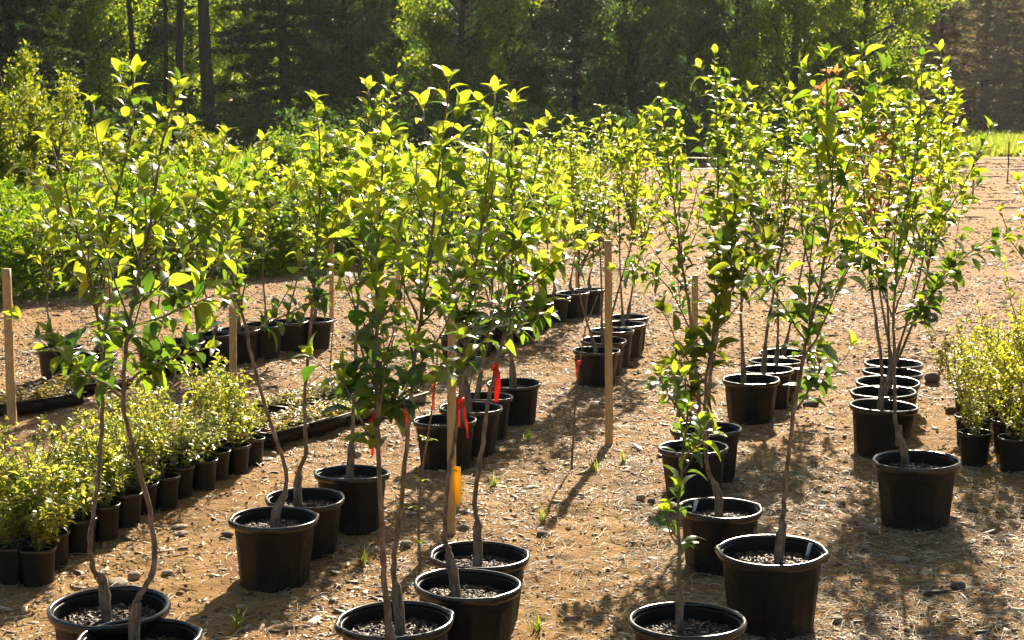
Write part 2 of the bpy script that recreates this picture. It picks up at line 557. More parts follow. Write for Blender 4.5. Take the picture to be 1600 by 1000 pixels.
def make_pot_meshes(k, tag_, seed, small=False):
    """unit pot: rim diameter 1, height k.  returns wall, rim, soil, chips meshes"""
    r0 = random.Random(seed)
    dent = [(r0.uniform(0, 6.28), r0.uniform(.002, .007), r0.choice((2, 3))) for _ in range(2)]
    H = k
    seg = 72 if not small else 28

    def wob(z, a):
        return sum(d * math.sin(n_ * a + p) for p, d, n_ in dent) * (z / H)

    def mod(i, r, z, a):
        v = wob(z, a)
        if r > .3 and .06 * H < z < .80 * H and i < nout:      # arched panels pressed into the wall
            ph = (a * 10 / (2 * math.pi)) % 1.0
            top = .52 + .24 * math.sqrt(max(0, 1 - ((ph - .5) / .36) ** 2)) if abs(ph - .5) < .36 else 0
            if z / H < top:
                v -= .011
            if abs(ph) < .035 or abs(ph - 1) < .035:
                v += .009
        return v
    zs = [0, .015, .06, .10, .2, .32, .44, .50, .54, .58, .62, .66, .70, .74, .78, .84, .885, .90]
    out = [(.0, .004), (.36, .004)] + [(.375 + .075 * z, z * H) for z in zs]
    nout = len(out)
    out += [(.458, .925 * H), (.458, .955 * H)]
    inner_z = [.955, .94, .92, .90, .88, .86, .84, .82, .79, .79, .77, .76]
    inn = [(.440 + .075 * (z - .9) - (.006 if j % 2 else 0), z * H) for j, z in enumerate(inner_z)] + [(.42, .74 * H)]
    V, F = lathe(out + inn, seg, mod)
    wall = mesh_np('pot_wall' + tag_, V, F, M['pot'], True)
    # rolled rim with a lip below it
    R = []
    for a in np.linspace(-math.pi * .5, math.pi * 1.5, 11):
        R.append((.474 + .022 * math.cos(a), .975 * H + .024 * math.sin(a)))
    R = [(.456, .90 * H), (.478, .905 * H), (.486, .93 * H)] + R[3:] + [(.446, .93 * H)]

    def rmod(i, r, z, a):
        v = wob(z, a)
        for c in (0.35, 0.35 + math.pi):
            d = abs((a - c + math.pi) % (2 * math.pi) - math.pi)
            if d < .17 and i < 8 and not small:
                v += .022 * (1 - (d / .17) ** 2)        # grip lugs
        return v
    V, F = lathe(R, seg, rmod)
    rim = mesh_np('pot_rim' + tag_, V, F, M['pot_rim'], True)
    # soil surface
    n_r, n_a = (9, 40) if not small else (4, 16)
    V = [(0, 0, .80 * H)]
    for i in range(1, n_r + 1):
        for j in range(n_a):
            a = 2 * math.pi * j / n_a; r = .432 * i / n_r
            z = .80 * H + .045 * (fbm(np.array([r * math.cos(a) * 9 + seed]), np.array([r * math.sin(a) * 9]), 3)[0] - .5) - (.02 if i == n_r else 0)
            V.append((r * math.cos(a), r * math.sin(a), z))
    F3 = np.array([[0, 1 + j, 1 + (j + 1) % n_a] for j in range(n_a)])
    F4 = grid_faces(n_r, n_a, True) + 1
    soil = mesh_np('potting_soil' + tag_, np.array(V), [F3, F4[:, ::-1]], M['soil'], False)
    # mulch chips lying on the soil
    n_c = 640 if not small else 60
    rr = np.sqrt(rng.random(n_c)) * .405; aa = rng.random(n_c) * 6.283
    pos = np.stack([rr * np.cos(aa), rr * np.sin(aa), .80 * H + .010 + rng.random(n_c) * .018], -1)
    Y = nrm(rng.normal(size=(n_c, 3)) * np.array([1, 1, .35])); Zh = rng.normal(size=(n_c, 3)) * .4 + np.array([0, 0, 1])
    X, Y, Z = frames(Y, Zh)
    s = np.stack([rng.uniform(.008, .026, n_c), rng.uniform(.025, .085, n_c), rng.uniform(.003, .009, n_c)], -1) * (1 if not small else 1.6)
    V, F = scatter(CHIP_V, CHIP_F, pos, X, Y, Z, s)
    chips = mesh_np('bark_chips' + tag_, V, F, M['pot_chips'])
    return wall, rim, soil, chips


CHIP_V = np.array([[-.5, -.5, -.5], [.5, -.35, -.5], [.35, .5, -.5], [-.4, .42, -.5], [-.42, -.4, .5], [.4, -.3, .4], [.25, .4, .5], [-.3, .35, .45]])
CHIP_F = np.array([[4, 5, 6, 7], [0, 1, 5, 4], [1, 2, 6, 5], [2, 3, 7, 6], [3, 0, 4, 7]])
K_BIG = .76
POTS = [make_pot_meshes(K_BIG, '_%d' % i, i) for i in range(4)]
K_SMALL = .98
SPOTS = [make_pot_meshes(K_SMALL, '_small_%d' % i, 50 + i, True) for i in range(3)]


def add_pot(root, D, meshes, rz, tilt=(0, 0), chips=True):
    w, r, s, c = meshes
    pot = ob('plastic_pot', w, root)
    pot.scale = (D, D, D)
    pot.rotation_euler = (tilt[0], tilt[1], rz)
    ob('pot_rim', r, pot)
    so = ob('potting_soil', s, root)
    so.scale = (D, D, D); so.rotation_euler = (tilt[0], tilt[1], rz)
    if chips:
        tag(ob('bark_chips', c, so), kind='stuff')


# ------------------------------------------------------------------ leaves
def leaf_template(seed, W=.52, curl=.30, fold=.28, n=5, petiole=.22):
    r0 = random.Random(seed)
    us = np.linspace(0, 1, n + 1)
    V = []
    tw = r0.uniform(-.25, .25)
    for u in us:
        w = .5 * W * (math.sin(math.pi * min(1, (u * .94 + .03)) ** .80)) ** .8
        y = petiole + u * (1 - .12 * curl)
        zc = .10 * math.sin(u * 2.0) - curl * u * u
        for sgn in (-1, 0, 1):
            x = sgn * w * math.cos(fold)
            z = zc + abs(sgn) * w * math.sin(fold) + x * math.sin(tw * u) + (r0.uniform(-.02, .02) if sgn else 0)
            V.append((x, y, z))
    F = []
    for i in range(n):
        for j in range(2):
            a = i * 3 + j
            F.append((a, a + 1, a + 4, a + 3))
    b = len(V)
    V += [(-.014, 0, .0), (.014, 0, .0), (.012, petiole + .04, .01), (-.012, petiole + .04, .01)]
    F.append((b, b + 1, b + 2, b + 3))
    return np.array(V), np.array(F)


LEAFS = [leaf_template(1, .54, .26, .30), leaf_template(2, .62, .52, .20), leaf_template(3, .52, .74, .42), leaf_template(4, .64, .18, .50), leaf_template(5, .57, .42, .12)]
SMALL_LEAF_V = np.array([[0, 0, 0], [-.26, .45, .10], [0, .5, -.02], [.26, .45, .10], [0, 1, -.18]])
SMALL_LEAF_F = np.array([[0, 2, 1], [0, 3, 2], [1, 2, 4], [2, 3, 4]])
LEAF_ME = {}
for key in ('leaf', 'leaf_dark', 'leaf_young', 'leaf_olive', 'leaf_red'):
    LEAF_ME[key] = [mesh_np(key, v, f, M[key], True) for v, f in LEAFS]


def perp(t, az):
    a = t.cross(Vector((0, 0, 1)))
    if a.length < .05:
        a = t.cross(Vector((0, 1, 0)))
    a.normalize()
    b = t.cross(a)
    return a * math.cos(az) + b * math.sin(az)


def path_len(P):
    L = [0.0]
    for i in range(1, len(P)):
        L.append(L[-1] + (P[i] - P[i - 1]).length)
    return L


def at_len(P, L, s):
    for i in range(1, len(P)):
        if L[i] >= s:
            t = (s - L[i - 1]) / max(1e-9, L[i] - L[i - 1])
            return P[i - 1].lerp(P[i], t), (P[i] - P[i - 1]).normalized()
    return P[-1].copy(), (P[-1] - P[-2]).normalized()


def leaves_along(P, s0, s1, gap, size, r0, out, tipcluster=True, spread=.85, small_end=True):
    """leaf frames (pos, ydir, zhint, size, youngness) along a stem between arc lengths"""
    L = path_len(P)
    s = s0; az = r0.uniform(0, 6.28)
    tot = L[-1]
    while s < s1:
        p, t = at_len(P, L, s)
        az += 2.4 + r0.uniform(-.4, .4)
        d = perp(t, az)
        f = s / tot
        dirv = d * spread + t * r0.uniform(.1, .95) + Vector((0, 0, r0.uniform(-.15, .35)))
        zh = Vector((0, 0, 1)) + t * .35 + Vector((r0.gauss(0, .38), r0.gauss(0, .38), 0))
        sz = size * r0.uniform(.5, 1.2) * (1 - .35 * max(0, f - .8) / .2 if small_end else 1)
        out.append((p, dirv, zh, sz, f))
        s += gap * r0.uniform(.7, 1.3) * (3.2 if r0.random() < .10 else 1)
    if tipcluster:
        p, t = P[-1], (P[-1] - P[-2]).normalized()
        for k in range(4):
            d = perp(t, k * 1.6 + r0.uniform(-.3, .3))
            out.append((p, d * r0.uniform(.25, .7) + t * .9, t * .3 + Vector((0, 0, .6)) - d * .6, size * r0.uniform(.45, .8), 1.0))


def side_branch(p, t, az, length, ang, r0, droop=0.0):
    d = (perp(t, az) * math.sin(ang) + t * math.cos(ang))
    if d.z < .05:
        d.z = abs(d.z) + .1
    d.normalize()
    P = [p.copy()]
    n = 6
    for i in range(n):
        d = (d + Vector((r0.gauss(0, .10), r0.gauss(0, .10), .13 - droop + r0.gauss(0, .05)))).normalized()
        P.append(P[-1] + d * (length / n))
    return P


def taper(P, ra, rb, pw=1.0):
    n = len(P)
    return [ra + (rb - ra) * (i / (n - 1)) ** pw for i in range(n)]


def tube_mesh(name, P, R, mat, seg=7):
    V, F, caps = tube_arrays(P, R, seg)
    return mesh_np(name, V, [F, *caps], mat, True)


def place_leaf(root, me, p, d, zh, s, i):
    d = d.normalized()
    x = d.cross(zh)
    if x.length < 1e-3:
        x = d.cross(Vector((1, 0, 0)))
    x.normalize(); z = x.cross(d)
    o = bpy.data.objects.new('leaf', me)
    COL.objects.link(o)
    o.parent = root
    m = Matrix.Identity(4)
    for r_ in range(3):
        m[r_][0] = x[r_] * s; m[r_][1] = d[r_] * s; m[r_][2] = z[r_] * s; m[r_][3] = p[r_]
    o.matrix_local = m
    return o


def leaf_stuff(name, frames_, mat, templ=None, parent=None):
    pos = np.array([tuple(f[0]) for f in frames_]); Y = np.array([tuple(f[1]) for f in frames_])
    Zh = np.array([tuple(f[2]) for f in frames_]); s = np.array([f[3] for f in frames_])
    X, Y, Z = frames(Y, Zh)
    V, F = scatter(templ[0], templ[1], pos, X, Y, Z, s)
    return mesh_np(name, V, F, mat)


def grow(stems, r0, leaf, gap, bare, nb, bl, ang=.75, spurs=0, droop=0.0, zmax_len=None):
    """stems: list of (points, radius at base, radius at tip, first leaf fraction). -> branches, leaf frames"""
    branches, lf = [], []
    for si, (P, ra, rb, lb) in enumerate(stems):
        L = path_len(P); tot = L[-1]
        leaves_along(P, tot * max(lb, bare if si == 0 else lb), tot, gap * .85, leaf * 1.08, r0, lf)
        n = nb if si == 0 else max(2, int(nb * tot / 2.0))
        b0 = max(lb, bare * .92 if si == 0 else lb)
        az = r0.uniform(0, 6.28)
        for k in range(n):
            f = b0 + (.93 - b0) * (k + r0.uniform(0, .8)) / n
            p, t = at_len(P, L, f * tot)
            az += 2.4 + r0.uniform(-.5, .5)
            g = (f - b0) / max(.01, .95 - b0)
            ln = bl * (1.0 - .72 * g) * r0.uniform(.55, 1.25)
            B = side_branch(p, t, az, ln, ang * r0.uniform(.75, 1.2), r0, droop)
            rad = ra + (rb - ra) * f
            branches.append((B, min(rad * .6, .0052), .0016))
            leaves_along(B, ln * .12, ln, gap, leaf, r0, lf)
        for k in range(spurs):
            f = r0.uniform(b0, .9); p, t = at_len(P, L, f * tot)
            for q in range(3):
                d = perp(t, r0.uniform(0, 6.28))
                lf.append((p, d + Vector((0, 0, r0.uniform(-.2, .5))), Vector((0, 0, 1)) + d * .2, leaf * r0.uniform(.6, 1), .2))
    return branches, lf


ROOTS = []


def build_sapling(pot, label, stems_px=None, top=None, seed=1, leaf=.074, gap=.032, bare=.42, nb=13, bl=.34, ang=.75,
                  lmat='leaf', objects=True, k=K_BIG, depth_wander=.05, spurs=9, group=None, thick=1.0, tagside=None,
                  tilt=(0, 0), name='potted_apple_tree', maxleaf=300, stub=None, droop=0.0, base_off=(0, 0), cat='potted tree'):
    if tilt == (0, 0):
        tilt = (.028 * math.sin(seed * 2.1), .028 * math.sin(seed * 3.7))
    px, py, w = pot
    x, y, D, zc = pot_spot(px, py, w, k)
    r0 = random.Random(seed * 13 + 5)
    z0 = gzf(x, y) - .012
    root = empty(name, (x, y, z0), label, cat, group)
    add_pot(root, D, POTS[seed % 4], r0.uniform(0, 6.28) if seed % 3 else 0.0, tilt)
    org = Vector((x, y, z0))
    soil_z = .80 * k * D
    stems = []
    nb = max(3, int(nb * r0.uniform(.75, 1.2))); bl = bl * r0.uniform(.85, 1.3)
    if pot[0] > 1080 and seed >= 11:
        nb = int(nb * 1.12) + 1; gap *= .92; bl *= 1.05
    if stems_px:
        for si, st in enumerate(stems_px):
            pts = []
            ph = r0.uniform(0, 6)
            for i, (a, b) in enumerate(st):
                wz = depth_wander * math.sin(i * .9 + ph) * min(1, i / 3.0) + (0 if si == 0 else .06 * (1 if si % 2 else -1) * i / len(st))
                pts.append(at(a, b, zc + wz) - org)
            if si == 0:
                off = Vector((0, 0, 0))
                # root the trunk in the soil of its pot
                p0 = pts[0].copy()
                pts[0] = Vector((max(-.3 * D, min(.3 * D, p0.x)), max(-.3 * D, min(.3 * D, p0.y * .2)), soil_z - .03))
            P = smooth_path(pts, 5)
            P = [p + Vector((r0.gauss(0, .0016), r0.gauss(0, .0016), 0)) for p in P]
            if si == 0:
                stems.append((P, .0108 * thick, .0025, bare))
            else:
                stems.append((P, .0062 * thick if len(st) > 5 else .0042, .0022, .18))
    else:
        tp = at(top[0], top[1], zc + r0.uniform(-.1, .1)) - org
        b0 = Vector((base_off[0] * D, base_off[1] * D, soil_z - .03))
        kink = Vector((r0.uniform(-.03, .03), r0.uniform(-.02, .02), 0))
        pts = [b0, b0 + Vector((0, 0, .09)) + kink * .2, b0 + Vector((0, 0, .15)) + kink]
        bow = Vector((r0.uniform(-.08, .08), r0.uniform(-.06, .06), 0))
        for f in (.3, .5, .7, .87, 1.0):
            pts.append((b0 + kink).lerp(tp, f) + bow * math.sin(f * 3.14) + Vector((r0.gauss(0, .012), r0.gauss(0, .012), 0)))
        P = smooth_path(pts, 4)
        stems.append((P, .0115 * thick, .0028, bare))
        if seed % 2 == 0:          # a second leader
            Lq = path_len(P); p, t = at_len(P, Lq, Lq[-1] * r0.uniform(.35, .5))
            B = side_branch(p, t, r0.uniform(0, 6.28), Lq[-1] * .42, .5, r0)
            stems.append((smooth_path(B, 2), .008, .0026, .15))
    br, lf = grow(stems, r0, leaf, gap, bare, nb, bl, ang, spurs, droop)
    trunk = None
    seg = 9 if zc < 7 else 6
    for si, (P, ra, rb, lb) in enumerate(stems):
        n = len(P)
        R = taper(P, ra, rb, .8)
        if si == 0:
            L = path_len(P)
            for i in range(n):       # swollen graft at the foot, knots further up
                if L[i] < .15:
                    R[i] = ra * 1.6
                elif L[i] < .19:
                    R[i] = ra * 1.35
                if i % 5 == 0:
                    R[i] *= 1.14
        me = tube_mesh('trunk' if si == 0 else 'branch', P, R, M['bark'], seg)
        if si == 0:
            trunk = ob('trunk', me, root)
        else:
            ob('branch', me, root)
    if stub:
        a, b, c, d = stub
        P0 = at(a, b, zc) - org; P1 = at(c, d, zc) - org
        ob('pruned_stub', tube_mesh('pruned_stub', [P0, P0.lerp(P1, .5), P1], [.017, .016, .0145], M['bark_pale'], 9), root)
    if objects or zc < 8.6:
        for B, ra, rb in br:
            ob('branch', tube_mesh('branch', B, taper(B, ra, rb), M['bark'] if ra > .004 else M['twig'], 5), root)
    else:
        mb = MB()
        for B, ra, rb in br:
            mb.tube(B, taper(B, ra, rb), 4)
        tag(ob('branches', mb.mesh('branches', M['bark'], True), root), kind='stuff')
    if objects:
        r0.shuffle(lf)
        lf.sort(key=lambda f: -f[3])
        main, rest = lf[:maxleaf], lf[maxleaf:]
        for i, (p, d, zh, s, f) in enumerate(main):
            mk = lmat
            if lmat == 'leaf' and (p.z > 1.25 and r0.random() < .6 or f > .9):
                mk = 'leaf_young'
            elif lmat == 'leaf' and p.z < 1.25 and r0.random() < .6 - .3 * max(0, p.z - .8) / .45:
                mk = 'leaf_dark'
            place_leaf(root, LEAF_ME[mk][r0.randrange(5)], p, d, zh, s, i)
        if len(rest) > 3:
            tag(ob('small_leaves', leaf_stuff('small_leaves', rest, M[lmat], LEAFS[0]), root), kind='stuff')
    else:
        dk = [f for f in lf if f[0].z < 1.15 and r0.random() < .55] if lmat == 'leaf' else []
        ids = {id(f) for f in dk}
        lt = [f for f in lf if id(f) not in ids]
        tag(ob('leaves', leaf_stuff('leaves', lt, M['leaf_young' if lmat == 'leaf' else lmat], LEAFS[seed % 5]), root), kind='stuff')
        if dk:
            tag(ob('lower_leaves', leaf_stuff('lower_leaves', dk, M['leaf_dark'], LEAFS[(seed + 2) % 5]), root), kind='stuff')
    if tagside is not None:
        a = tagside
        mb = MB()
        mb.box((math.cos(a) * .40 * D, math.sin(a) * .40 * D, .86 * k * D), (.014, .0018, .085), Matrix.Rotation(.25, 3, 'Y').to_4x4())
        ob('plant_tag', mb.mesh('plant_tag', M['white_plastic']), root)
    ROOTS.append((root, zc, len(lf)))
    return root, zc


BS = build_sapling
G_TREES = 'potted apple saplings set out in columns'
# ---- nearest, traced one by one (rim centre x, y, rim width in the photograph)
BS((170, 945, 192), 'twisted sapling in front left black pot with pale pebbly mulch', [
    [(168, 975), (163, 930), (158, 905), (145, 885), (141, 840), (152, 760), (160, 650), (160, 560), (148, 470), (132, 400), (112, 330), (92, 265), (78, 222)],
    [(152, 480), (165, 400), (180, 320), (195, 250), (208, 190), (209, 120)]], seed=1, bare=.5, nb=12, bl=.36, leaf=.074, group=G_TREES)
BS((214, 994, 192), 'crooked sapling in black pot cut by the bottom left edge', [
    [(205, 1015), (212, 960), (216, 935), (237, 895), (241, 850), (226, 765), (205, 690), (192, 620), (198, 540), (212, 450), (230, 370), (243, 290), (256, 215), (270, 160), (278, 128)],
    [(196, 600), (230, 575), (270, 560), (318, 545)],
    [(194, 625), (165, 600), (135, 585), (110, 560), (96, 545)],
    [(218, 430), (255, 405), (300, 375), (345, 330), (375, 300)],
    [(203, 510), (240, 500), (290, 480), (335, 462)]], seed=2, bare=.52, nb=13, bl=.36, leaf=.074, group=G_TREES)
BS((426, 808, 140), 'sapling leaning left over black pot, first of the left lane', [
    [(428, 822), (432, 800), (445, 768), (446, 735), (428, 675), (400, 585), (385, 515), (370, 465), (358, 400), (352, 330), (345, 265), (352, 212)],
    [(386, 520), (430, 500), (470, 480), (520, 455)],
    [(358, 390), (395, 330), (415, 270)]], seed=3, bare=.55, nb=12, bl=.34, group=G_TREES, tilt=(0, .02))
BS((475, 777, 126), 'straight sapling in pot directly behind the leaning left sapling', [
    [(465, 790), (466, 745), (478, 705), (476, 640), (482, 550), (490, 460), (495, 380), (500, 300), (500, 230), (492, 162)],
    [(492, 430), (520, 360), (535, 290), (540, 230)]], seed=4, bare=.5, nb=14, bl=.34, group=G_TREES)
BS((549, 738, 118), 'sapling in third pot of left lane, thin upright stem', [
    [(545, 745), (549, 700), (553, 630), (556, 540), (560, 450), (566, 340), (574, 230), (576, 140)],
    [(562, 400), (590, 320), (605, 240), (608, 135)]], seed=5, bare=.48, nb=14, bl=.32, group=G_TREES)
BS((618, 966, 186), 'tall sapling in front centre pot, red ribbon at knee height', [
    [(627, 975), (620, 925), (615, 890), (622, 825), (632, 740), (640, 650), (648, 560), (660, 480), (672, 390), (683, 290), (694, 205), (700, 128)],
    [(655, 500), (630, 440), (612, 370), (600, 300)]], seed=6, bare=.46, nb=14, bl=.33, leaf=.078, group=G_TREES)
BS((636, 1036, 192), 'sapling in lowest centre pot, only its rim in view', [
    [(620, 1040), (604, 950), (598, 870), (594, 780), (590, 680), (588, 570), (590, 460), (592, 360), (597, 270), (602, 225)],
    [(588, 640), (560, 600), (545, 585)], [(590, 655), (625, 620), (655, 600)]], seed=7, bare=.44, nb=14, bl=.32, leaf=.078, group=G_TREES)
BS((726, 913, 172), 'kinked sapling in chip filled pot with yellow tagged stake behind', [
    [(716, 930), (706, 890), (699, 857), (694, 838), (698, 780), (703, 730), (712, 674), (719, 610), (731, 493), (738, 440), (752, 360), (760, 300), (768, 221), (773, 148)],
    [(725, 540), (700, 470), (680, 430), (665, 400)],
    [(735, 450), (790, 400), (830, 350), (865, 330)]], seed=8, bare=.45, nb=14, bl=.34, leaf=.077, group=G_TREES, tilt=(.03, .01))
BS((746, 866, 157), 'sapling in pot behind the chip filled pot, stem bowed right', [
    [(745, 872), (747, 822), (742, 790), (748, 730), (758, 665), (766, 610), (778, 560), (792, 500), (800, 420), (801, 350), (798, 280), (802, 158)],
    [(795, 470), (840, 430), (875, 400), (890, 370)],
    [(785, 540), (820, 500), (850, 490)]], seed=9, bare=.47, nb=14, bl=.36, leaf=.077, group=G_TREES)
BS((1076, 968, 190), 'short whip with sparse low leaves in bottom right centre pot', [
    [(1063, 990), (1062, 940), (1062, 880), (1060, 800), (1066, 720), (1074, 650), (1070, 590)],
    [(1066, 720), (1090, 690), (1105, 660)], [(1072, 660), (1050, 625), (1030, 590)]], seed=10, bare=.30, nb=6, bl=.10, leaf=.062, spurs=3, thick=.72, group=G_TREES)
BS((1208, 858, 172), 'tall sapling in large black pot with small white tag', [
    [(1216, 880), (1221, 835), (1224, 810), (1230, 735), (1240, 650), (1255, 560), (1275, 470), (1293, 385), (1300, 310), (1294, 210), (1291, 92)],
    [(1262, 540), (1225, 480), (1200, 440), (1180, 420)],
    [(1245, 640), (1275, 590), (1282, 560)],
    [(1298, 330), (1325, 260), (1345, 190), (1352, 125)]], seed=11, bare=.42, nb=15, bl=.36, leaf=.078, tagside=.5, group=G_TREES)
BS((1125, 793, 134), 'sapling with broad shaded olive leaves in pot left of large tagged pot', [
    [(1124, 803), (1122, 770), (1108, 742), (1103, 700), (1102, 620), (1108, 560), (1122, 490), (1136, 420), (1146, 350), (1150, 290)],
    [(1104, 640), (1075, 600), (1062, 560)],
    [(1125, 480), (1160, 430), (1190, 380)]], seed=12, bare=.40, nb=13, bl=.28, leaf=.098, gap=.04, lmat='leaf_olive', tagside=2.3, group=G_TREES)
BS((1086, 698, 112), 'sapling with leftward leaning top, second in centre right column', [
    [(1088, 705), (1092, 640), (1085, 560), (1075, 470), (1062, 390), (1050, 300), (1040, 220), (1035, 142)],
    [(1080, 520), (1045, 450), (1010, 425), (965, 420)]], seed=13, bare=.45, nb=14, bl=.36, group=G_TREES)
BS((1106, 669, 112), 'sapling with highest leader, third in centre right column', [
    [(1110, 672), (1108, 610), (1118, 540), (1125, 460), (1120, 370), (1122, 280), (1120, 190), (1117, 88)],
    [(1120, 420), (1150, 330), (1160, 240), (1150, 150)]], seed=14, bare=.40, nb=16, bl=.36, leaf=.076, group=G_TREES)
BS((1434, 718, 138), 'spreading sapling with pruned stub in right hand front pot', [
    [(1416, 728), (1412, 700), (1401, 668), (1398, 600), (1397, 540), (1396, 495), (1400, 440), (1405, 380), (1420, 300), (1436, 200), (1440, 92)],
    [(1396, 500), (1378, 455), (1362, 420), (1350, 370)],
    [(1398, 490), (1430, 400), (1465, 350), (1500, 300), (1545, 205)],
    [(1400, 490), (1440, 475), (1470, 440), (1510, 400), (1550, 370)],
    [(1400, 515), (1430, 500), (1462, 455)]], seed=15, bare=.42, nb=14, bl=.40, leaf=.074, stub=(1405, 697, 1404, 664), tagside=None, group=G_TREES)
BS((1378, 633, 107), 'sapling with slim bowed stem, foremost of the packed right column', [
    [(1375, 640), (1378, 580), (1370, 510), (1360, 440), (1356, 380), (1350, 300), (1345, 220), (1352, 130)],
    [(1362, 450), (1320, 380), (1290, 330), (1262, 290)]], seed=16, bare=.46, nb=14, bl=.40, group=G_TREES)
BS((1174, 592, 90), 'sapling in foremost pot of the short column right of centre', [
    [(1162, 598), (1160, 540), (1158, 480), (1165, 400), (1175, 320), (1185, 240), (1190, 170)]], seed=17, bare=.42, nb=13, bl=.36, group=G_TREES)
BS((1200, 577, 84), 'sapling with tilted forked trunk in second pot of short column', [
    [(1192, 580), (1198, 520), (1210, 450), (1222, 380), (1228, 300), (1232, 220), (1236, 145)],
    [(1205, 490), (1210, 430), (1200, 360), (1195, 290)]], seed=18, bare=.45, nb=13, bl=.36, group=G_TREES)
BS((804, 598, 86), 'thick stemmed sapling in backmost pot of the ribboned centre column', [
    [(803, 600), (799, 550), (800, 500), (806, 420), (820, 340), (840, 260), (856, 190)]], seed=19, bare=.45, nb=13, bl=.34, group=G_TREES, thick=1.3)
BS((756, 619, 92), 'sapling in third pot of the ribboned centre column', [
    [(742, 625), (752, 580), (765, 520), (770, 440), (780, 350), (770, 270), (765, 200)]], seed=20, bare=.42, nb=13, bl=.36, group=G_TREES)
BS((734, 636, 100), 'sapling with two crossing stems in second pot of ribboned column', [
    [(735, 640), (728, 590), (712, 520), (705, 440), (700, 350), (712, 260), (720, 210)],
    [(732, 610), (745, 540), (735, 460), (740, 380)]], seed=21, bare=.45, nb=13, bl=.34, group=G_TREES)
BS((696, 656, 104), 'sapling behind the pale stake, foremost pot of ribboned column', [
    [(722, 660), (724, 620), (715, 560), (690, 480), (670, 400), (655, 330), (650, 250)]], seed=22, bare=.45, nb=12, bl=.34, group=G_TREES)

# ---- further pots in their columns
far = []
rc = [((1382, 612, 104), (1470, 82), 'leaf'), ((1388, 596, 100), (1400, 150), 'leaf'), ((1393, 581, 95), (1300, 118), 'leaf_red'), ((1395, 567, 92), (1500, 150), 'leaf')]
words = ['second', 'third', 'fourth', 'fifth', 'sixth', 'seventh', 'eighth', 'ninth', 'tenth', 'eleventh']
for i, (p, t, lm) in enumerate(rc):
    far.append((p, t, lm, 'sapling%s in %s pot of the packed right column' % (' with reddish top leaves' if lm == 'leaf_red' else '', words[i])))
for i, (p, t) in enumerate([((1212, 564, 82), (1150, 165)), ((1224, 551, 76), (1262, 165))]):
    far.append((p, t, 'leaf', 'sapling in %s pot of short column right of centre' % words[i + 1]))
for i, (p, t) in enumerate([((931, 547, 76), (895, 190)), ((943, 531, 74), (945, 172)), ((956, 516, 74), (1003, 182)), ((974, 506, 71), (968, 200)), ((981, 495, 70), (1060, 210))]):
    far.append((p, t, 'leaf', 'sapling in %s pot of column beside the tall bare stake' % (['first'] + words)[i]))
for i, (p, t) in enumerate([((922, 452, 52), (905, 250)), ((896, 457, 54), (880, 195)), ((864, 463, 55), (860, 235)), ((838, 472, 57), (830, 215)), ((818, 482, 58), (815, 240)),
                            ((793, 491, 59), (800, 260)), ((768, 502, 60), (740, 235)), ((742, 512, 62), (728, 270)), ((716, 524, 63), (655, 255))]):
    far.append((p, t, 'leaf', 'sapling in %s pot counted from far end of middle diagonal row' % (['first'] + words)[i]))
for i, (p, t) in enumerate([((91, 541, 72), (100, 290)), ((148, 556, 66), (150, 250)), ((244, 545, 62), (232, 250)), ((286, 533, 68), (300, 240)), ((334, 522, 72), (330, 225)), ((374, 514, 70), (405, 285)),
                            ((410, 507, 68), (432, 228)), ((450, 502, 64), (462, 262)), ((490, 496, 62), (520, 235))]):
    far.append((p, t, 'leaf', 'sapling in %s pot from left of the back left row' % (['first'] + words)[i]))
for i, (p, t, lm, lab) in enumerate(far):
    BS(p, lab, None, t, seed=30 + i, bare=.40, nb=17, bl=.36, leaf=.076, gap=.030, lmat=lm, objects=False, spurs=6, group='potted saplings in the rows further back', thick=.85)
BS((1655, 640, 110), 'sapling at right edge with only its branch tips in view', None, (1628, 175), seed=61, bare=.4, nb=15, bl=.42, objects=True, maxleaf=260, group=G_TREES)

# ------------------------------------------------------------------ thin whips standing straight in the ground
def whip(pts, zc_px, label, seed, leafy):
    base = on_ground(*zc_px)
    zc = (base - CC).dot(CF)
    org = Vector((base.x, base.y, gzf(base.x, base.y) - .02))
    root = empty('bare_whip', org, label, 'whip')
    r0 = random.Random(seed)
    P = smooth_path([at(a, b, zc + .02 * math.sin(i)) - org for i, (a, b) in enumerate(pts)], 4)
    P[0].z = min(P[0].z, 0)
    ob('stem', tube_mesh('stem', P, taper(P, .0062, .0028), M['bark'], 6), root)
    L = path_len(P)
    lf = []
    for s in leafy:
        p, t = at_len(P, L, s * L[-1])
        for k in range(5):
            lf.append((p, perp(t, k * 1.3 + s) + t * .5, Vector((0, 0, 1)), r0.uniform(.025, .045)))
    for i, (p, d, zh, s) in enumerate(lf):
        place_leaf(root, LEAF_ME['leaf_young'][i % 5], p, d, zh, s, i)
    return root


whip([(657, 894), (654, 830), (656, 775), (662, 720), (672, 660), (680, 600), (684, 545)], (657, 894), 'thin leafless whip with small shoots left of chip filled pot', 3, [.15, .30, .42, .6])
whip([(893, 730), (896, 680), (900, 610), (908, 555), (916, 510), (934, 462)], (893, 730), 'thin dark bent whip standing in dirt left of tall stake', 4, [])
whip([(516, 578), (518, 540), (521, 500)], (516, 580), 'short dead twig stuck in dirt past left saplings', 5, [])
whip([(1262, 560), (1268, 500), (1264, 440)], (1262, 566), 'slim short whip in bare dirt between right columns', 6, [])

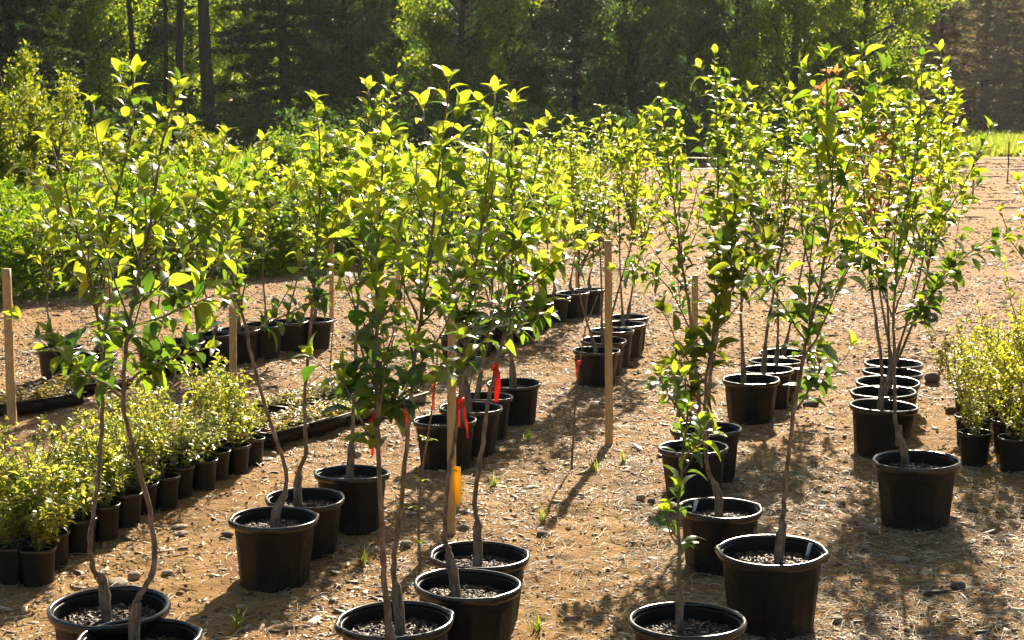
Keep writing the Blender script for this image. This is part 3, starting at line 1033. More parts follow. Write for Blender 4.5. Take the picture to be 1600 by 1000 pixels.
# ------------------------------------------------------------------ stakes
def stake(px, ytop, ybase, wpx, label, lean=0, tie=None, mat='stake'):
    b = on_ground(px + lean, ybase)
    zc = (b - CC).dot(CF)
    t = at(px, ytop, zc)
    z0 = gzf(b.x, b.y) - .03
    root = empty('wooden_stake', (b.x, b.y, z0), label, 'stake', 'wooden stakes among the saplings')
    w = wpx * zc / FPX
    P = [Vector((0, 0, 0)), (t - Vector((b.x, b.y, z0)))]
    d = P[1].normalized()
    mb = MB()
    n = 14
    rows = []
    r0 = random.Random(int(px))
    for i in range(n + 1):
        f = i / n
        c = P[0].lerp(P[1], f) + Vector((r0.gauss(0, .0008), r0.gauss(0, .0008), 0))
        h = w / 2 * (1 - .06 * f) * r0.uniform(.985, 1.015)
        e = h * .72
        for (a, q) in ((-e, -h), (e, -h), (h, -e), (h, e), (e, h), (-e, h), (-h, e), (-h, -e)):
            rows.append((c.x + a, c.y + q * .8, c.z))
    mb.add(rows, grid_faces(n + 1, 8, True), np.array([[n * 8 + k for k in range(8)]]))
    ob('shaft', mb.mesh('shaft', M[mat]), root)
    if tie:
        p = P[0].lerp(P[1], tie)
        tb = MB()
        for k in range(3):
            ring = [p + Vector((math.cos(a) * w * .72, math.sin(a) * w * .66, .006 * k + .004 * math.sin(a * 2 + k))) for a in np.linspace(0, 6.2832, 13)]
            tb.tube(ring, .0025, 5)
        q = p + Vector((w * .7, 0, 0))
        tb.tube([q, q + Vector((.015, -.01, .012)), q + Vector((.028, -.01, -.012)), q + Vector((.02, -.01, -.05))], .0022, 5)
        ob('twine_tie', tb.mesh('twine_tie', M['straw_twine'], True), root)
    return root, zc


stake(10, 420, 664, 13, 'pale stake at far left edge with twine tied round it', 9, .60)
stake(364, 392, 598, 11, 'pale stake behind the leaning left sapling', 0, .5)
stake(168, 358, 560, 9, 'stake half hidden in leaves of the front left saplings', 2)
stake(950, 376, 694, 12, 'tall bare stake alone in the dirt near the centre', 2, .86)
st5 = stake(706, 448, 832, 14, 'weathered stake behind chip filled pot with yellow tag', -1)
stake(1086, 430, 652, 10, 'stake in the centre right column behind leaning sapling', -2)
stake(622, 345, 500, 7, 'thin stake far back between the left and centre rows', 0)
stake(902, 385, 452, 6, 'short thin stake behind the farthest pots', 0)
stake(373, 372, 560, 7, 'narrow stake just behind the back left row pots', -1)
stake(518, 350, 520, 7, 'narrow stake at right end of back left row', 0)

# yellow tag hanging on the stake
z = st5[1] - .03
mb = MB()
c = at(714, 759, z)
pts = [(-.016, .085), (.016, .080), (.019, .0), (.014, -.075), (-.006, -.082), (-.013, 0)]
n6 = len(pts)
V = [(c.x + a, c.y + dy + .01 * math.sin(b * 30), c.z + b) for dy in (-.0012, .0012) for a, b in pts]
mb.add(V, np.array([list(range(n6)), list(range(2 * n6 - 1, n6 - 1, -1))]), np.array([[i, i + n6, (i + 1) % n6 + n6, (i + 1) % n6] for i in range(n6)]))
V2 = at(708, 735, z)
mb.tube([V2 + Vector((-.022, .004, 0)), V2 + Vector((0, -.012, .004)), V2 + Vector((.02, .0, -.004))], .0025, 5)
o = ob('yellow_tag', mb.mesh('yellow_tag', M['tag_yellow'])); tag(o, 'bright yellow plastic tag fixed to the weathered stake', 'tag')

# ------------------------------------------------------------------ flagging ribbons
def ribbon(kx, ky, zc, tails, label, mat='ribbon', r=.012):
    """knot round a stem at the pixel, tails as pixel paths with a width"""
    k = at(kx, ky, zc)
    mb = MB()
    for q in range(2):
        mb.tube([k + Vector((math.cos(a) * r, math.sin(a) * r, .008 * q + .004 * math.sin(a))) for a in np.linspace(0, 6.28, 12)], .003, 6)
    mb.tube([k + Vector((-.012, -r, -.01)), k + Vector((0, -r - .008, .006)), k + Vector((.014, -r, .016))], [.002, .0055, .002], 6)
    for path, w in tails:
        P = smooth_path([at(a, b, zc - .02 - .006 * i) for i, (a, b) in enumerate(path)], 5)
        P[0] = k + Vector((0, -r, 0))
        n = len(P); rows = []
        for i, p in enumerate(P):
            tw = .5 * math.sin(i * .45 + kx)
            ww = w * .5 * (1 - .35 * (i / n))
            a = Vector((math.cos(tw), math.sin(tw), 0)) * ww
            b = Vector((-math.sin(tw), math.cos(tw), 0)) * .0008
            for v in (-a - b, a - b, a + b, -a + b):
                rows.append(tuple(p + v))
        mb.add(rows, grid_faces(n, 4, True), np.array([[0, 1, 2, 3], [n * 4 - 1, n * 4 - 2, n * 4 - 3, n * 4 - 4]]))
    o = ob('flagging_ribbon', mb.mesh('flagging_ribbon', M[mat], False))
    tag(o, label, 'ribbon', 'bright plastic ribbons tied to stems')
    return o


def zc_of(pot, k=K_BIG): return pot_spot(*pot, k)[3]


ZA = zc_of((636, 1036, 192)); ZB = zc_of((618, 966, 186)); ZC = zc_of((726, 913, 172)); ZD = zc_of((746, 866, 157))
ribbon(589, 652, ZA, [([(587, 655), (583, 680), (582, 712)], .010), ([(585, 652), (580, 660)], .02)], 'red ribbon knotted low on the front leftmost centre stem')
ribbon(639, 632, ZB, [([(637, 635), (634, 655), (635, 682)], .020)], 'broad red ribbon hanging on second front centre stem')
ribbon(678, 604, (on_ground(657, 894) - CC).dot(CF), [([(676, 607), (677, 622), (678, 640)], .014)], 'small orange ribbon on the thin whip', 'ribbon_orange', .008)
ribbon(719, 628, ZC, [([(722, 630), (728, 655), (731, 685)], .010), ([(718, 630), (717, 645), (718, 668)], .008)], 'thin red ribbon on kinked stem with two narrow tails')
ribbon(773, 574, ZD, [([(776, 578), (778, 600), (775, 628)], .024)], 'wide bright red ribbon high on the right centre stem')
ribbon(904, 568, (on_ground(893, 730) - CC).dot(CF), [([(903, 570), (901, 582), (902, 592)], .010)], 'tiny red ribbon on the bent dark whip', 'ribbon', .008)

# ------------------------------------------------------------------ small potted bushes
def bush_proto(seed, mat, h, spread, nstem, leaf, n_leaf, redness=0):
    r0 = random.Random(seed)
    mb = MB(); lf = []
    for s in range(nstem):
        a = r0.uniform(0, 6.28); ln = h * r0.uniform(.65, 1.1)
        d = Vector((math.cos(a) * spread * r0.uniform(.3, 1), math.sin(a) * spread * r0.uniform(.3, 1), 1)).normalized()
        P = [Vector((math.cos(a) * .008, math.sin(a) * .008, 0))]
        for i in range(6):
            d = (d + Vector((r0.gauss(0, .12), r0.gauss(0, .12), .05))).normalized()
            P.append(P[-1] + d * ln / 6)
        mb.tube(P, taper(P, .0028, .0011), 4)
        L = path_len(P)
        paths = [P]
        for b in range(6):
            p, t = at_len(P, L, L[-1] * r0.uniform(.25, .9))
            B = side_branch(p, t, r0.uniform(0, 6.28), ln * r0.uniform(.2, .42), .8, r0)
            mb.tube(B, taper(B, .0016, .0009), 3); paths.append(B)
        for B in paths:
            LB = path_len(B)
            for q in range(max(5, int(n_leaf * LB[-1] / (nstem * ln * 2.8)))):
                p, t = at_len(B, LB, LB[-1] * r0.uniform(.12, 1))
                lf.append((p, perp(t, r0.uniform(0, 6.28)) + t * .6, Vector((r0.gauss(0, .4), r0.gauss(0, .4), 1)), leaf * r0.uniform(.6, 1.25)))
    return mb.mesh('stems', M['twig'], True), leaf_stuff('leaves', lf, M[mat], (SMALL_LEAF_V, SMALL_LEAF_F))


BUSH = [bush_proto(100 + i, 'leaf_small', .33, .8, 6, .028, 430) for i in range(5)]
BUSH_FINE = [bush_proto(120 + i, 'leaf_small', .27, .6, 9, .037, 520) for i in range(2)]
BUSH_GOLD = [bush_proto(140 + i, 'leaf_gold', .46, .8, 9, .028, 820) for i in range(3)]


def small_bush(x, y, D, label, protos, i, group, sc=1.0):
    r0 = random.Random(i * 7 + 3)
    root = empty('potted_bush', (x, y, gzf(x, y) - .006), label, 'potted bush', group)
    add_pot(root, D, SPOTS[i % 3], r0.uniform(0, 6.28))
    st, lv = protos[i % len(protos)]
    rz = r0.uniform(0, 6.28); s = sc * r0.uniform(.6, 1.2)
    for nm, me in (('stems', st), ('leaves', lv)):
        o = ob(nm, me, root, (0, 0, .79 * K_SMALL * D))
        o.rotation_euler = (r0.gauss(0, .0) + .12 * math.sin(i * 1.7), .12 * math.cos(i * 2.3), rz); o.scale = (s, s * (1 + .12 * math.sin(i)), s * (1 + .22 * math.sin(i * 2.9)))
        if nm == 'leaves': o['kind'] = 'stuff'
        else: o['kind'] = 'stuff'


# front row of the left block traced, rows behind it follow on
front = [(-40, 862, 68), (18, 848, 66), (58, 852, 66), (80, 828, 64), (124, 806, 62), (160, 790, 60), (196, 768, 58), (222, 754, 55), (256, 746, 52), (280, 730, 50), (316, 721, 48), (337, 707, 47), (368, 698, 46), (391, 688, 44)]
ordn = ['leftmost', 'second', 'third', 'fourth', 'fifth', 'sixth', 'seventh', 'eighth', 'ninth', 'tenth', 'eleventh', 'twelfth', 'thirteenth', 'rightmost']
rows_ = ['front row', 'second row', 'third row', 'fourth row', 'back row']
row_dir = None
idx = 0
for ri in range(5):
    for ci, (px, py, w) in enumerate(front):
        x, y, D, zc = pot_spot(px, py, w, K_SMALL)
        if ri:
            x += -.045 * ri + rnd.uniform(-.015, .015); y += .175 * ri + rnd.uniform(-.015, .015)
            if ci >= 12 and ri == 4: continue
        if px < 0 and ri in (0, 1): continue
        if ri and rnd.random() < .18: continue
        pr = BUSH_FINE if ci in (1, 2, 3) and ri < 2 else BUSH
        small_bush(x, y, .152, 'small leafy bush in black pot, %s from left in the %s of left block' % (ordn[ci], rows_[ri]), pr, idx,
                   'small potted bushes packed in the left block', .92 if ri < 2 else 1.0)
        idx += 1
gold = [(1524, 676, 54), (1588, 684, 58), (1516, 650, 50), (1576, 657, 54), (1530, 629, 48), (1588, 634, 50), (1640, 690, 58), (1638, 662, 55), (1644, 636, 52)]
gold += [(1512, 612, 44), (1562, 616, 45), (1612, 618, 46)]
gl = ['front left corner', 'front row middle', 'second row left', 'second row middle', 'back row left', 'back row middle', 'front row right', 'second row right', 'back row right', 'rearmost row left', 'rearmost row middle', 'rearmost row right']
for i, (px, py, w) in enumerate(gold):
    x, y, D, zc = pot_spot(px, py, w, K_SMALL)
    small_bush(x, y, D, 'golden leaved upright bush in small pot, %s of right edge group' % gl[i], BUSH_GOLD, i, 'golden bushes at the right edge', (1.15, 1.35, 1.0)[i % 3] if i > 1 else .8)

# ------------------------------------------------------------------ seedling trays
def strawberry(seed, w, l):
    r0 = random.Random(seed); lf = []
    for i in range(150):
        x = r0.uniform(-w / 2, w / 2); y = r0.uniform(-l / 2, l / 2)
        for k in range(3):
            a = r0.uniform(0, 6.28)
            lf.append((Vector((x, y, .05 + r0.uniform(0, .055))), Vector((math.cos(a), math.sin(a), r0.uniform(.1, .8))), Vector((0, 0, 1)), r0.uniform(.03, .05)))
    return leaf_stuff('leaves', lf, M['leaf_straw'], (SMALL_LEAF_V, SMALL_LEAF_F))


STRAW = [strawberry(5, .24, .48), strawberry(6, .24, .48)]


def tray_mesh():
    mb = MB()
    w, l, h, t = .28, .54, .065, .004
    for sx in (-1, 1):
        mb.box((sx * (w / 2 - t / 2), 0, h / 2), (t, l, h), Matrix.Rotation(sx * .08, 4, 'Y'))
        mb.box((0, sx * (l / 2 - t / 2), h / 2), (w - 2 * t, t, h - .001))
        mb.box((sx * (w / 2 + .007), 0, h + .004), (.020, l + .028, .007))
        mb.box((0, sx * (l / 2 + .007), h + .0035), (w - .008, .020, .006))
    mb.box((0, 0, .006), (w - .012, l - .012, .004))
    for i in range(1, 4):
        mb.box((0, -l / 2 + l * i / 4, .03), (w - .02, .004, .046))
    return mb.mesh('tray_shell', M['pot'])


TRAY = tray_mesh()
TS = MB()
TS.box((0, 0, .033), (.262, .52, .045))
TSOIL = TS.mesh('tray_soil', M['soil'])
trays = [(50, 640, 1.25, 'left end tray of low seedlings beside the leftmost stake'), (132, 612, 1.25, 'tray of low seedlings right of the leftmost tray'),
         (440, 684, .55, 'nearest tray of reddish seedlings past the small bushes'), (500, 668, .55, 'second tray of reddish seedlings behind left lane pots'),
         (552, 652, .55, 'third tray of reddish seedlings left of centre stems'), (600, 634, .55, 'farthest tray of reddish seedlings near centre stems'),
         (470, 640, .55, 'back tray with orange tinted seedlings'), (520, 624, .55, 'rearmost right tray with orange tinted seedlings')]
a0 = on_ground(440, 684); a1 = on_ground(600, 634)
dirn = math.atan2(a1.y - a0.y, a1.x - a0.x) - math.pi / 2
for i, (px, py, _, lab) in enumerate(trays):
    g = on_ground(px, py)
    root = empty('seedling_tray', (g.x, g.y, gzf(g.x, g.y) + .002), lab, 'tray', 'black trays of low seedlings', dirn if i > 1 else dirn - .25)
    ob('tray_shell', TRAY, root)
    ob('potting_soil', TSOIL, root)
    o = ob('leaves', STRAW[i % 2], root); o['kind'] = 'stuff'
    if i % 4 > 1: o.rotation_euler = (0, 0, math.pi)

# ------------------------------------------------------------------ loose things on the ground
def clear_of(x, y, bad):
    return bad


POT_XY = np.array([[r[0].location.x, r[0].location.y] for r in ROOTS])


def pebble_template():
    V = [(0, 0, -.5)]
    for i in (1, 2, 3):
        th = math.pi * i / 4
        for j in range(6):
            a = math.pi * j / 3 + i * .3
            k = rnd.uniform(.42, .56)
            V.append((math.sin(th) * math.cos(a) * k, math.sin(th) * math.sin(a) * k, -math.cos(th) * k))
    V.append((0, 0, .5))
    F = [(0, 1 + (j + 1) % 6, 1 + j, 1 + j) for j in range(6)]
    q = []
    for i in range(2):
        for j in range(6):
            a, b = 1 + i * 6 + j, 1 + i * 6 + (j + 1) % 6
            q += [(a, b, b + 6), (a, b + 6, a + 6)]
    q += [(0, 1 + (j + 1) % 6, 1 + j) for j in range(6)] + [(19, 13 + j, 13 + (j + 1) % 6) for j in range(6)]
    return np.array(V), np.array(q)


PEB = pebble_template()


def chips_field(name, n, ylo, yhi, size, mat, thick, long=2.2, seed=0, dens=None, power=1.0, tm=None):
    g = np.random.default_rng(seed)
    y = ylo + (yhi - ylo) * g.random(n) ** power
    x = (g.random(n) * 2 - 1) * (y * .345 + .35)
    if dens is not None:
        keep = g.random(n) < dens(x, y)
        x, y = x[keep], y[keep]
    n = len(x)
    s = size * np.exp(g.normal(0, .38, n)) * (1 + .04 * np.maximum(0, y - 8))
    z = gz(x, y)
    pos = np.stack([x, y, z + s * thick * .35], -1)
    az = g.random(n) * 6.283
    Y = np.stack([np.cos(az), np.sin(az), g.normal(0, .16, n)], -1)
    Zh = np.stack([g.normal(0, .22, n), g.normal(0, .22, n), np.ones(n)], -1)
    X, Y, Z = frames(Y, Zh)
    sc = np.stack([s * g.uniform(.35, .8, n), s * long * g.uniform(.5, 1.2, n), s * thick * g.uniform(.6, 1.3, n)], -1)
    V, F = scatter(*(tm or (CHIP_V, CHIP_F)), pos, X, Y, Z, sc)
    return tag(ob(name, mesh_np(name, V, F, mat)), kind='stuff')


def lane(x, y):
    """bare trodden dirt: the lane left of the centre and the middle lane"""
    c1 = np.exp(-((x - (.08 + (y - 5) * .09)) / .42) ** 2) * np.clip((8.2 - y) / 2, 0, 1)
    c2 = np.exp(-((x + 1.22 + (y - 6) * .10) / .38) ** 2) * np.clip((9 - y) / 2, 0, 1)
    pat = fbm(x * 1.4, y * 1.4, 3, 77)
    return np.clip((1 - .72 * np.maximum(c1, c2)) * np.clip((pat - .25) * 2.6, .25, 1), 0, 1)


chips_field('wood_chips', 185000, 4.0, 19, .0092, M['chips'], .20, 2.4, 11, lane, 1.25)
chips_field('wood_chips', 9000, 4.0, 12, .020, M['chips'], .25, 2.0, 12, lane, 1.2).name = 'bark_flakes'
chips_field('soil_crumbs', 15000, 4.0, 15.0, .0085, M['pebbles'], .85, 1.1, 13, None, 1.25, PEB)
chips_field('far_clods', 70000, 11, 58, .014, M['clods'], .38, 1.9, 14, lambda x, y: np.where((y - 1.25 * x < 19.5) | (x > -.4 - .055 * y), 1.0, 0.0), 1.3, PEB)


def straw_field(n, seed, dens):
    """curved dead grass blades and needles lying on the dirt"""
    g = np.random.default_rng(seed)
    y = 4.0 + 7 * g.random(n) ** 1.3
    x = (g.random(n) * 2 - 1) * (y * .345 + .3)
    keep = g.random(n) < dens(x, y); x, y = x[keep], y[keep]; n = len(x)
    L = g.uniform(.03, .12, n); az = g.random(n) * 6.283; cv = g.normal(0, .8, n); w = g.uniform(.0010, .0022, n)
    V = []
    px_, py_ = x.copy(), y.copy()
    lift = g.uniform(.002, .012, n)
    for i in range(5):
        z = gz(px_, py_) + .003 + lift * math.sin(i / 4 * math.pi)
        nx, ny = -np.sin(az), np.cos(az)
        ww = w * (1 - .5 * i / 4)
        V.append(np.stack([px_ - nx * ww, py_ - ny * ww, z], -1))
        V.append(np.stack([px_, py_, z + ww * 1.3], -1))
        V.append(np.stack([px_ + nx * ww, py_ + ny * ww, z], -1))
        az = az + cv / 4
        px_ = px_ + np.cos(az) * L / 4; py_ = py_ + np.sin(az) * L / 4
    V = np.stack(V, 1)                    # n,15,3
    f = []
    for i in range(4):
        for j in range(2):
            a = i * 3 + j
            f.append((a, a + 1, a + 4, a + 3))
    F = (np.array(f)[None] + (np.arange(n) * 15)[:, None, None]).reshape(-1, 4)
    tag(ob('dead_grass', mesh_np('dead_grass', V.reshape(-1, 3), F, M['straw'])), kind='stuff')


straw_field(36000, 5, lambda x, y: np.clip(.25 + 1.0 * (x > .5) * (y < 8) + .25 * (np.abs(x) < .5), 0, 1))


def ico_stone(seed):
    r0 = np.random.default_rng(seed)
    nr, na = 7, 11
    V = [(0, 0, -.5)]
    for i in range(1, nr):
        th = math.pi * i / nr
        for j in range(na):
            a = 2 * math.pi * j / na
            V.append((math.sin(th) * math.cos(a) * .5, math.sin(th) * math.sin(a) * .5, -math.cos(th) * .5))
    V.append((0, 0, .5))
    V = np.array(V)
    for _ in range(6):      # facets cut off
        nrm_ = nrm(r0.normal(size=(1, 3)))[0]; d = r0.uniform(.28, .44)
        t = V @ nrm_ - d
        V = V - np.where(t > 0, t, 0)[:, None] * nrm_ * .85
    F3 = [[0, 1 + (j + 1) % na, 1 + j] for j in range(na)]
    last = len(V) - 1; b = 1 + (nr - 2) * na
    F3 += [[last, b + j, b + (j + 1) % na] for j in range(na)]
    F4 = grid_faces(nr - 1, na, True) + 1
    return V, np.array(F3), F4


STONE = [mesh_np('stone', *(lambda t: (t[0], [t[1], t[2]]))(ico_stone(i)), M['stone'], True) for i in range(5)]
STONE_D = [mesh_np('stone', *(lambda t: (t[0], [t[1], t[2]]))(ico_stone(i + 9)), M['stone_dark'], True) for i in range(3)]
stones = [(1362, 833, 24, 20, 0, 'round tan stone left of the right hand front pot'),
          (1352, 852, 16, 8, 0, 'small flat stone just below the round tan stone'),
          (1410, 872, 28, 11, 0, 'flat grey stone in shade below right hand front pot'),
          (1497, 915, 26, 15, 1, 'brown angular stone on lower right dirt'),
          (1308, 967, 22, 12, 0, 'rounded stone beside the large tagged pot'),
          (1583, 729, 18, 13, 0, 'rounded stone before the golden bushes'),
          (1456, 499, 22, 14, 1, 'dark stone on bare dirt behind right column'),
          (1456, 600, 26, 20, 1, 'dark clod right of the packed right column'),
          (1486, 645, 20, 12, 1, 'dark clod left of golden bushes'),
          (208, 895, 26, 15, 0, 'rounded tan stone behind the front left pot'),
          (182, 905, 38, 11, 0, 'long flat stone at rim of front left pot'),
          (281, 826, 28, 8, 0, 'flat stone in lane left of leaning sapling'),
          (282, 834, 30, 7, 0, 'second flat stone lying below the other in left lane'),
          (355, 838, 22, 10, 1, 'brown stone left of the leaning sapling pot'),
          (260, 892, 22, 9, 0, 'grey stone in the left lane'),
          (427, 716, 12, 14, 0, 'small upright stone right of the small bushes'),
          (556, 710, 20, 13, 0, 'stone beside the third left lane pot'),
          (636, 858, 22, 11, 0, 'stone by the thin whip in the centre'),
          (722, 826, 24, 10, 1, 'reddish stone at foot of weathered stake'),
          (1000, 781, 18, 11, 0, 'pale stone in the middle lane'),
          (1018, 784, 14, 9, 1, 'dark pebble right of pale lane stone'),
          (848, 836, 20, 10, 1, 'brown stone in dirt right of rear centre pot'),
          (1066, 783, 12, 7, 0, 'tiny pale stone near centre right pots'),
          (1268, 640, 30, 11, 1, 'dark flat clod right of the short column'),
          (1320, 740, 16, 9, 0, 'small stone in dappled shade of right lane'),
          (955, 960, 14, 7, 0, 'small pale stone in lower middle lane'),
          (860, 930, 14, 6, 0, 'flat pebble right of chip filled pot')]
for i, (px, py, w, h, dk, lab) in enumerate(stones):
    g = on_ground(px, py); zc = (g - CC).dot(CF)
    o = ob('stone', (STONE_D if dk else STONE)[i % (3 if dk else 5)])
    s = w * zc / FPX; hh = h * zc / FPX * 1.1
    o.location = (g.x, g.y, gzf(g.x, g.y) + hh * .30)
    o.scale = (s, s * .8, hh)
    o.rotation_euler = (rnd.uniform(-.1, .1), rnd.uniform(-.1, .1), rnd.uniform(-.4, .4))
    tag(o, lab, 'stone', 'stones lying on the dirt')

# twigs
def twig(px, py, l, az, lab):
    g = on_ground(px, py)
    r0 = random.Random(int(px))
    mb = MB()
    P = [Vector((0, 0, 0))]; d = Vector((math.cos(az), math.sin(az), 0))
    for i in range(5):
        d = (d + Vector((r0.gauss(0, .25), r0.gauss(0, .25), 0))).normalized()
        P.append(P[-1] + d * l / 5)
    P = [Vector((p.x, p.y, gzf(g.x + p.x, g.y + p.y) - gzf(g.x, g.y) + .008)) for p in P]
    mb.tube(smooth_path(P, 3), taper(smooth_path(P, 3), .0035, .0012), 5)
    B = [P[2], P[2] + Vector((.03, .02, .012)), P[2] + Vector((.07, .03, .010))]
    mb.tube(B, [.002, .0015, .001], 5)
    o = ob('twig', mb.mesh('twig', M['straw_twine'], True), None, (g.x, g.y, gzf(g.x, g.y)))
    tag(o, lab, 'twig', 'dry twigs on the dirt')


for a in [(1560, 905, .22, .9, 'curved dry twig at right edge of the dirt'), (1440, 880, .2, .4, 'dry twig below the flat grey stone'), (1370, 935, .16, 2.2, 'short twig in shade right of the tagged pot'),
          (920, 790, .18, 1.2, 'pale twig in the middle lane by small weed'), (130, 915, .3, .1, 'long pale stick behind front left pot'), (1300, 700, .15, 1.8, 'thin twig between the right columns'),
          (600, 760, .14, .6, 'thin twig right of left lane pots'), (840, 900, .2, 2.8, 'curly root lying right of chip filled pot')]:
    twig(*a)

# weeds
def blades(seed, n, h, w=.004, sp=.5):
    r0 = np.random.default_rng(seed)
    V, F = [], []
    for i in range(n):
        az = r0.random() * 6.28; ln = h * r0.uniform(.5, 1.1); lean = sp * r0.uniform(.2, 1)
        bx, by = r0.normal(0, h * .10, 2)
        b = len(V)
        for q in range(4):
            f = q / 3
            r = ln * lean * f * f; z = ln * f * (1 - .3 * lean * f)
            ww = w * (1 - f) + .0004
            V.append((bx + math.cos(az) * r - math.sin(az) * ww, by + math.sin(az) * r + math.cos(az) * ww, z))
            V.append((bx + math.cos(az) * r + math.sin(az) * ww, by + math.sin(az) * r - math.cos(az) * ww, z))
        for q in range(3):
            a = b + q * 2
            F.append((a, a + 1, a + 3, a + 2))
    return mesh_np('blades', np.array(V), np.array(F), M['grass'])


TUFT = [blades(i, 22, .09, .0028, .9) for i in range(3)]
for i, (px, py, lab) in enumerate([(372, 972, 'small grass tuft in shade of leaning sapling pot'), (566, 882, 'grass tuft between left lane and centre pots'), (840, 985, 'green grass tuft right of chip filled pot'),
                                   (848, 815, 'tiny weed in dirt behind rear centre pot'), (975, 722, 'upright weed right of the tall bare stake'), (772, 760, 'weed beside the weathered stake'),
                                   (824, 690, 'weed right of the ribboned column'), (520, 672, 'weed clump by the seedling trays'), (1240, 630, 'weed at foot of short column pots'), (928, 735, 'weed left of lane stones')]):
    g = on_ground(px, py)
    root = empty('grass_tuft', (g.x, g.y, gzf(g.x, g.y) - .003), lab, 'weed', 'small weeds in the dirt', rnd.uniform(0, 6))
    o = ob('blades', TUFT[i % 3], root); o['kind'] = 'stuff'

# ------------------------------------------------------------------ far beds, ropes and posts on the right
g = on_ground(1500, 243)
mb = MB()
xs = np.arange(6, 34, .5)
rows = []
for i, x in enumerate(xs):
    for (dy, dz) in ((-.32, 0), (-.2, .05), (0, .07), (.2, .05), (.32, 0)):
        rows.append((x, g.y + dy + .15 * math.sin(x * .7), max(.0, dz + .05 * math.sin(x * 2.3 + dy * 3)) + gzf(x, g.y) - .02))
mb.add(rows, grid_faces(len(xs), 5))
o = ob('row_cover', mb.mesh('row_cover', M['white_plastic'])); tag(o, 'long white row cover sheet across the far field', 'row cover')
for j, (py, lab) in enumerate([(266, 'far white rope on thin posts beyond the bare dirt'), (293, 'nearer white rope on thin posts beyond the bare dirt')]):
    g = on_ground(1500, py + 22)
    root = empty('rope_fence', (0, g.y, 0), lab, 'rope fence')
    mb = MB()
    xs = np.linspace(3.0, 24, 50)
    mb.tube([Vector((x, 0, .62 + .02 * math.sin(x * 2))) for x in xs], .012, 5)
    ob('rope', mb.mesh('rope', M['white_plastic']), root)
    for k, x in enumerate(np.arange(3.2, 24, 2.9)):
        pb = MB(); pb.tube([Vector((0, 0, -.1)), Vector((.01, 0, .5)), Vector((0, 0, 1.0))], .016, 6)
        ob('post', pb.mesh('post', M['trunk_forest']), root, (x, -.03, gzf(x, g.y)))
# furrows
for j, y in enumerate(np.arange(24, 58, 2.6)):
    mb = MB(); xs = np.arange(2.5 + (y - 20) * .05, y * .40 + 3, .16); rows = []
    for x in xs:
        for dy, dz in ((-.55, -.02), (-.25, .07), (0, .11), (.25, .08), (.55, -.02)):
            rows.append((x, y + dy, dz * .12 + .07 * (float(vnoise(np.array([x * 4.5]), np.array([y * 3 + dy * 7]))[0]) - .5) + gzf(x, y)))
    mb.add(rows, grid_faces(len(xs), 5))
    tag(ob('soil_ridge', mb.mesh('soil_ridge', M['ground'], True)), kind='structure')

# ------------------------------------------------------------------ weeds and meadow on the left
def cloud(n, mat, name, fn, leafsize, templ=(SMALL_LEAF_V, SMALL_LEAF_F), seed=0, up=.7):
    g = np.random.default_rng(seed)
    pos = fn(g, n); n = len(pos)
    Y = nrm(g.normal(size=(n, 3)) + np.array([0, 0, .35])); Zh = g.normal(size=(n, 3)) * .6 + np.array([0, 0, up])
    X, Y, Z = frames(Y, Zh)
    s = leafsize * np.exp(g.normal(0, .25, n))
    V, F = scatter(templ[0], templ[1], pos, X, Y, Z, s)
    return mesh_np(name, V, F, M[mat])


def hedge_pts(g, n):
    x = g.uniform(-8.5, -.6, n); d = g.random(n) ** 1.6 * 4.2
    y0 = 20.2 + 1.25 * x + (fbm(x * 1.2, x * 0, 3, 3) - .5) * .9
    y0 = np.maximum(y0, 13.3)
    y = y0 + d
    h = (.45 + 1.1 * fbm(x * 1.9 + 4, y * 1.5, 4, 8) ** 1.3) * np.clip(.55 + d * .9, 0, 1)
    h = h * np.clip((-x - .5) / .8, .15, 1)
    z = h * (1 - g.random(n) ** 1.9 * .96)
    return np.stack([x, y, z], -1)


tag(ob('undergrowth', cloud(78000, 'leaf_weed', 'undergrowth', hedge_pts, .062, seed=3)), kind='stuff')


def meadow():
    g = np.random.default_rng(9)
    n = 26000
    y = 17 + 26 * g.random(n) ** 1.4
    x = -y * .40 + g.random(n) * (y * .40 + 1.0 + (y - 17) * .05)
    keep = (y - 1.25 * x > 21.0); x, y = x[keep], y[keep]; n = len(x)
    h = g.uniform(.25, .75, n) * (.6 + .8 * fbm(x * .7, y * .7, 2, 4)); az = g.random(n) * 6.28; ln = h * g.uniform(.1, .5, n); w = .012 + .0004 * y
    z = gz(x, y)
    a = np.stack([x - np.sin(az) * w, y + np.cos(az) * w, z], -1); b = np.stack([x + np.sin(az) * w, y - np.cos(az) * w, z], -1)
    c = np.stack([x + np.cos(az) * ln * .4 + np.sin(az) * w * .6, y + np.sin(az) * ln * .4, z + h * .6], -1)
    t = np.stack([x + np.cos(az) * ln, y + np.sin(az) * ln, z + h], -1)
    V = np.stack([a, b, c, t], 1).reshape(-1, 3)
    F = (np.array([[0, 1, 2], [0, 2, 3]])[None] + (np.arange(n) * 4)[:, None, None]).reshape(-1, 3)
    tag(ob('meadow_grass', mesh_np('meadow_grass', V, F, M['grass'])), kind='stuff')


meadow()


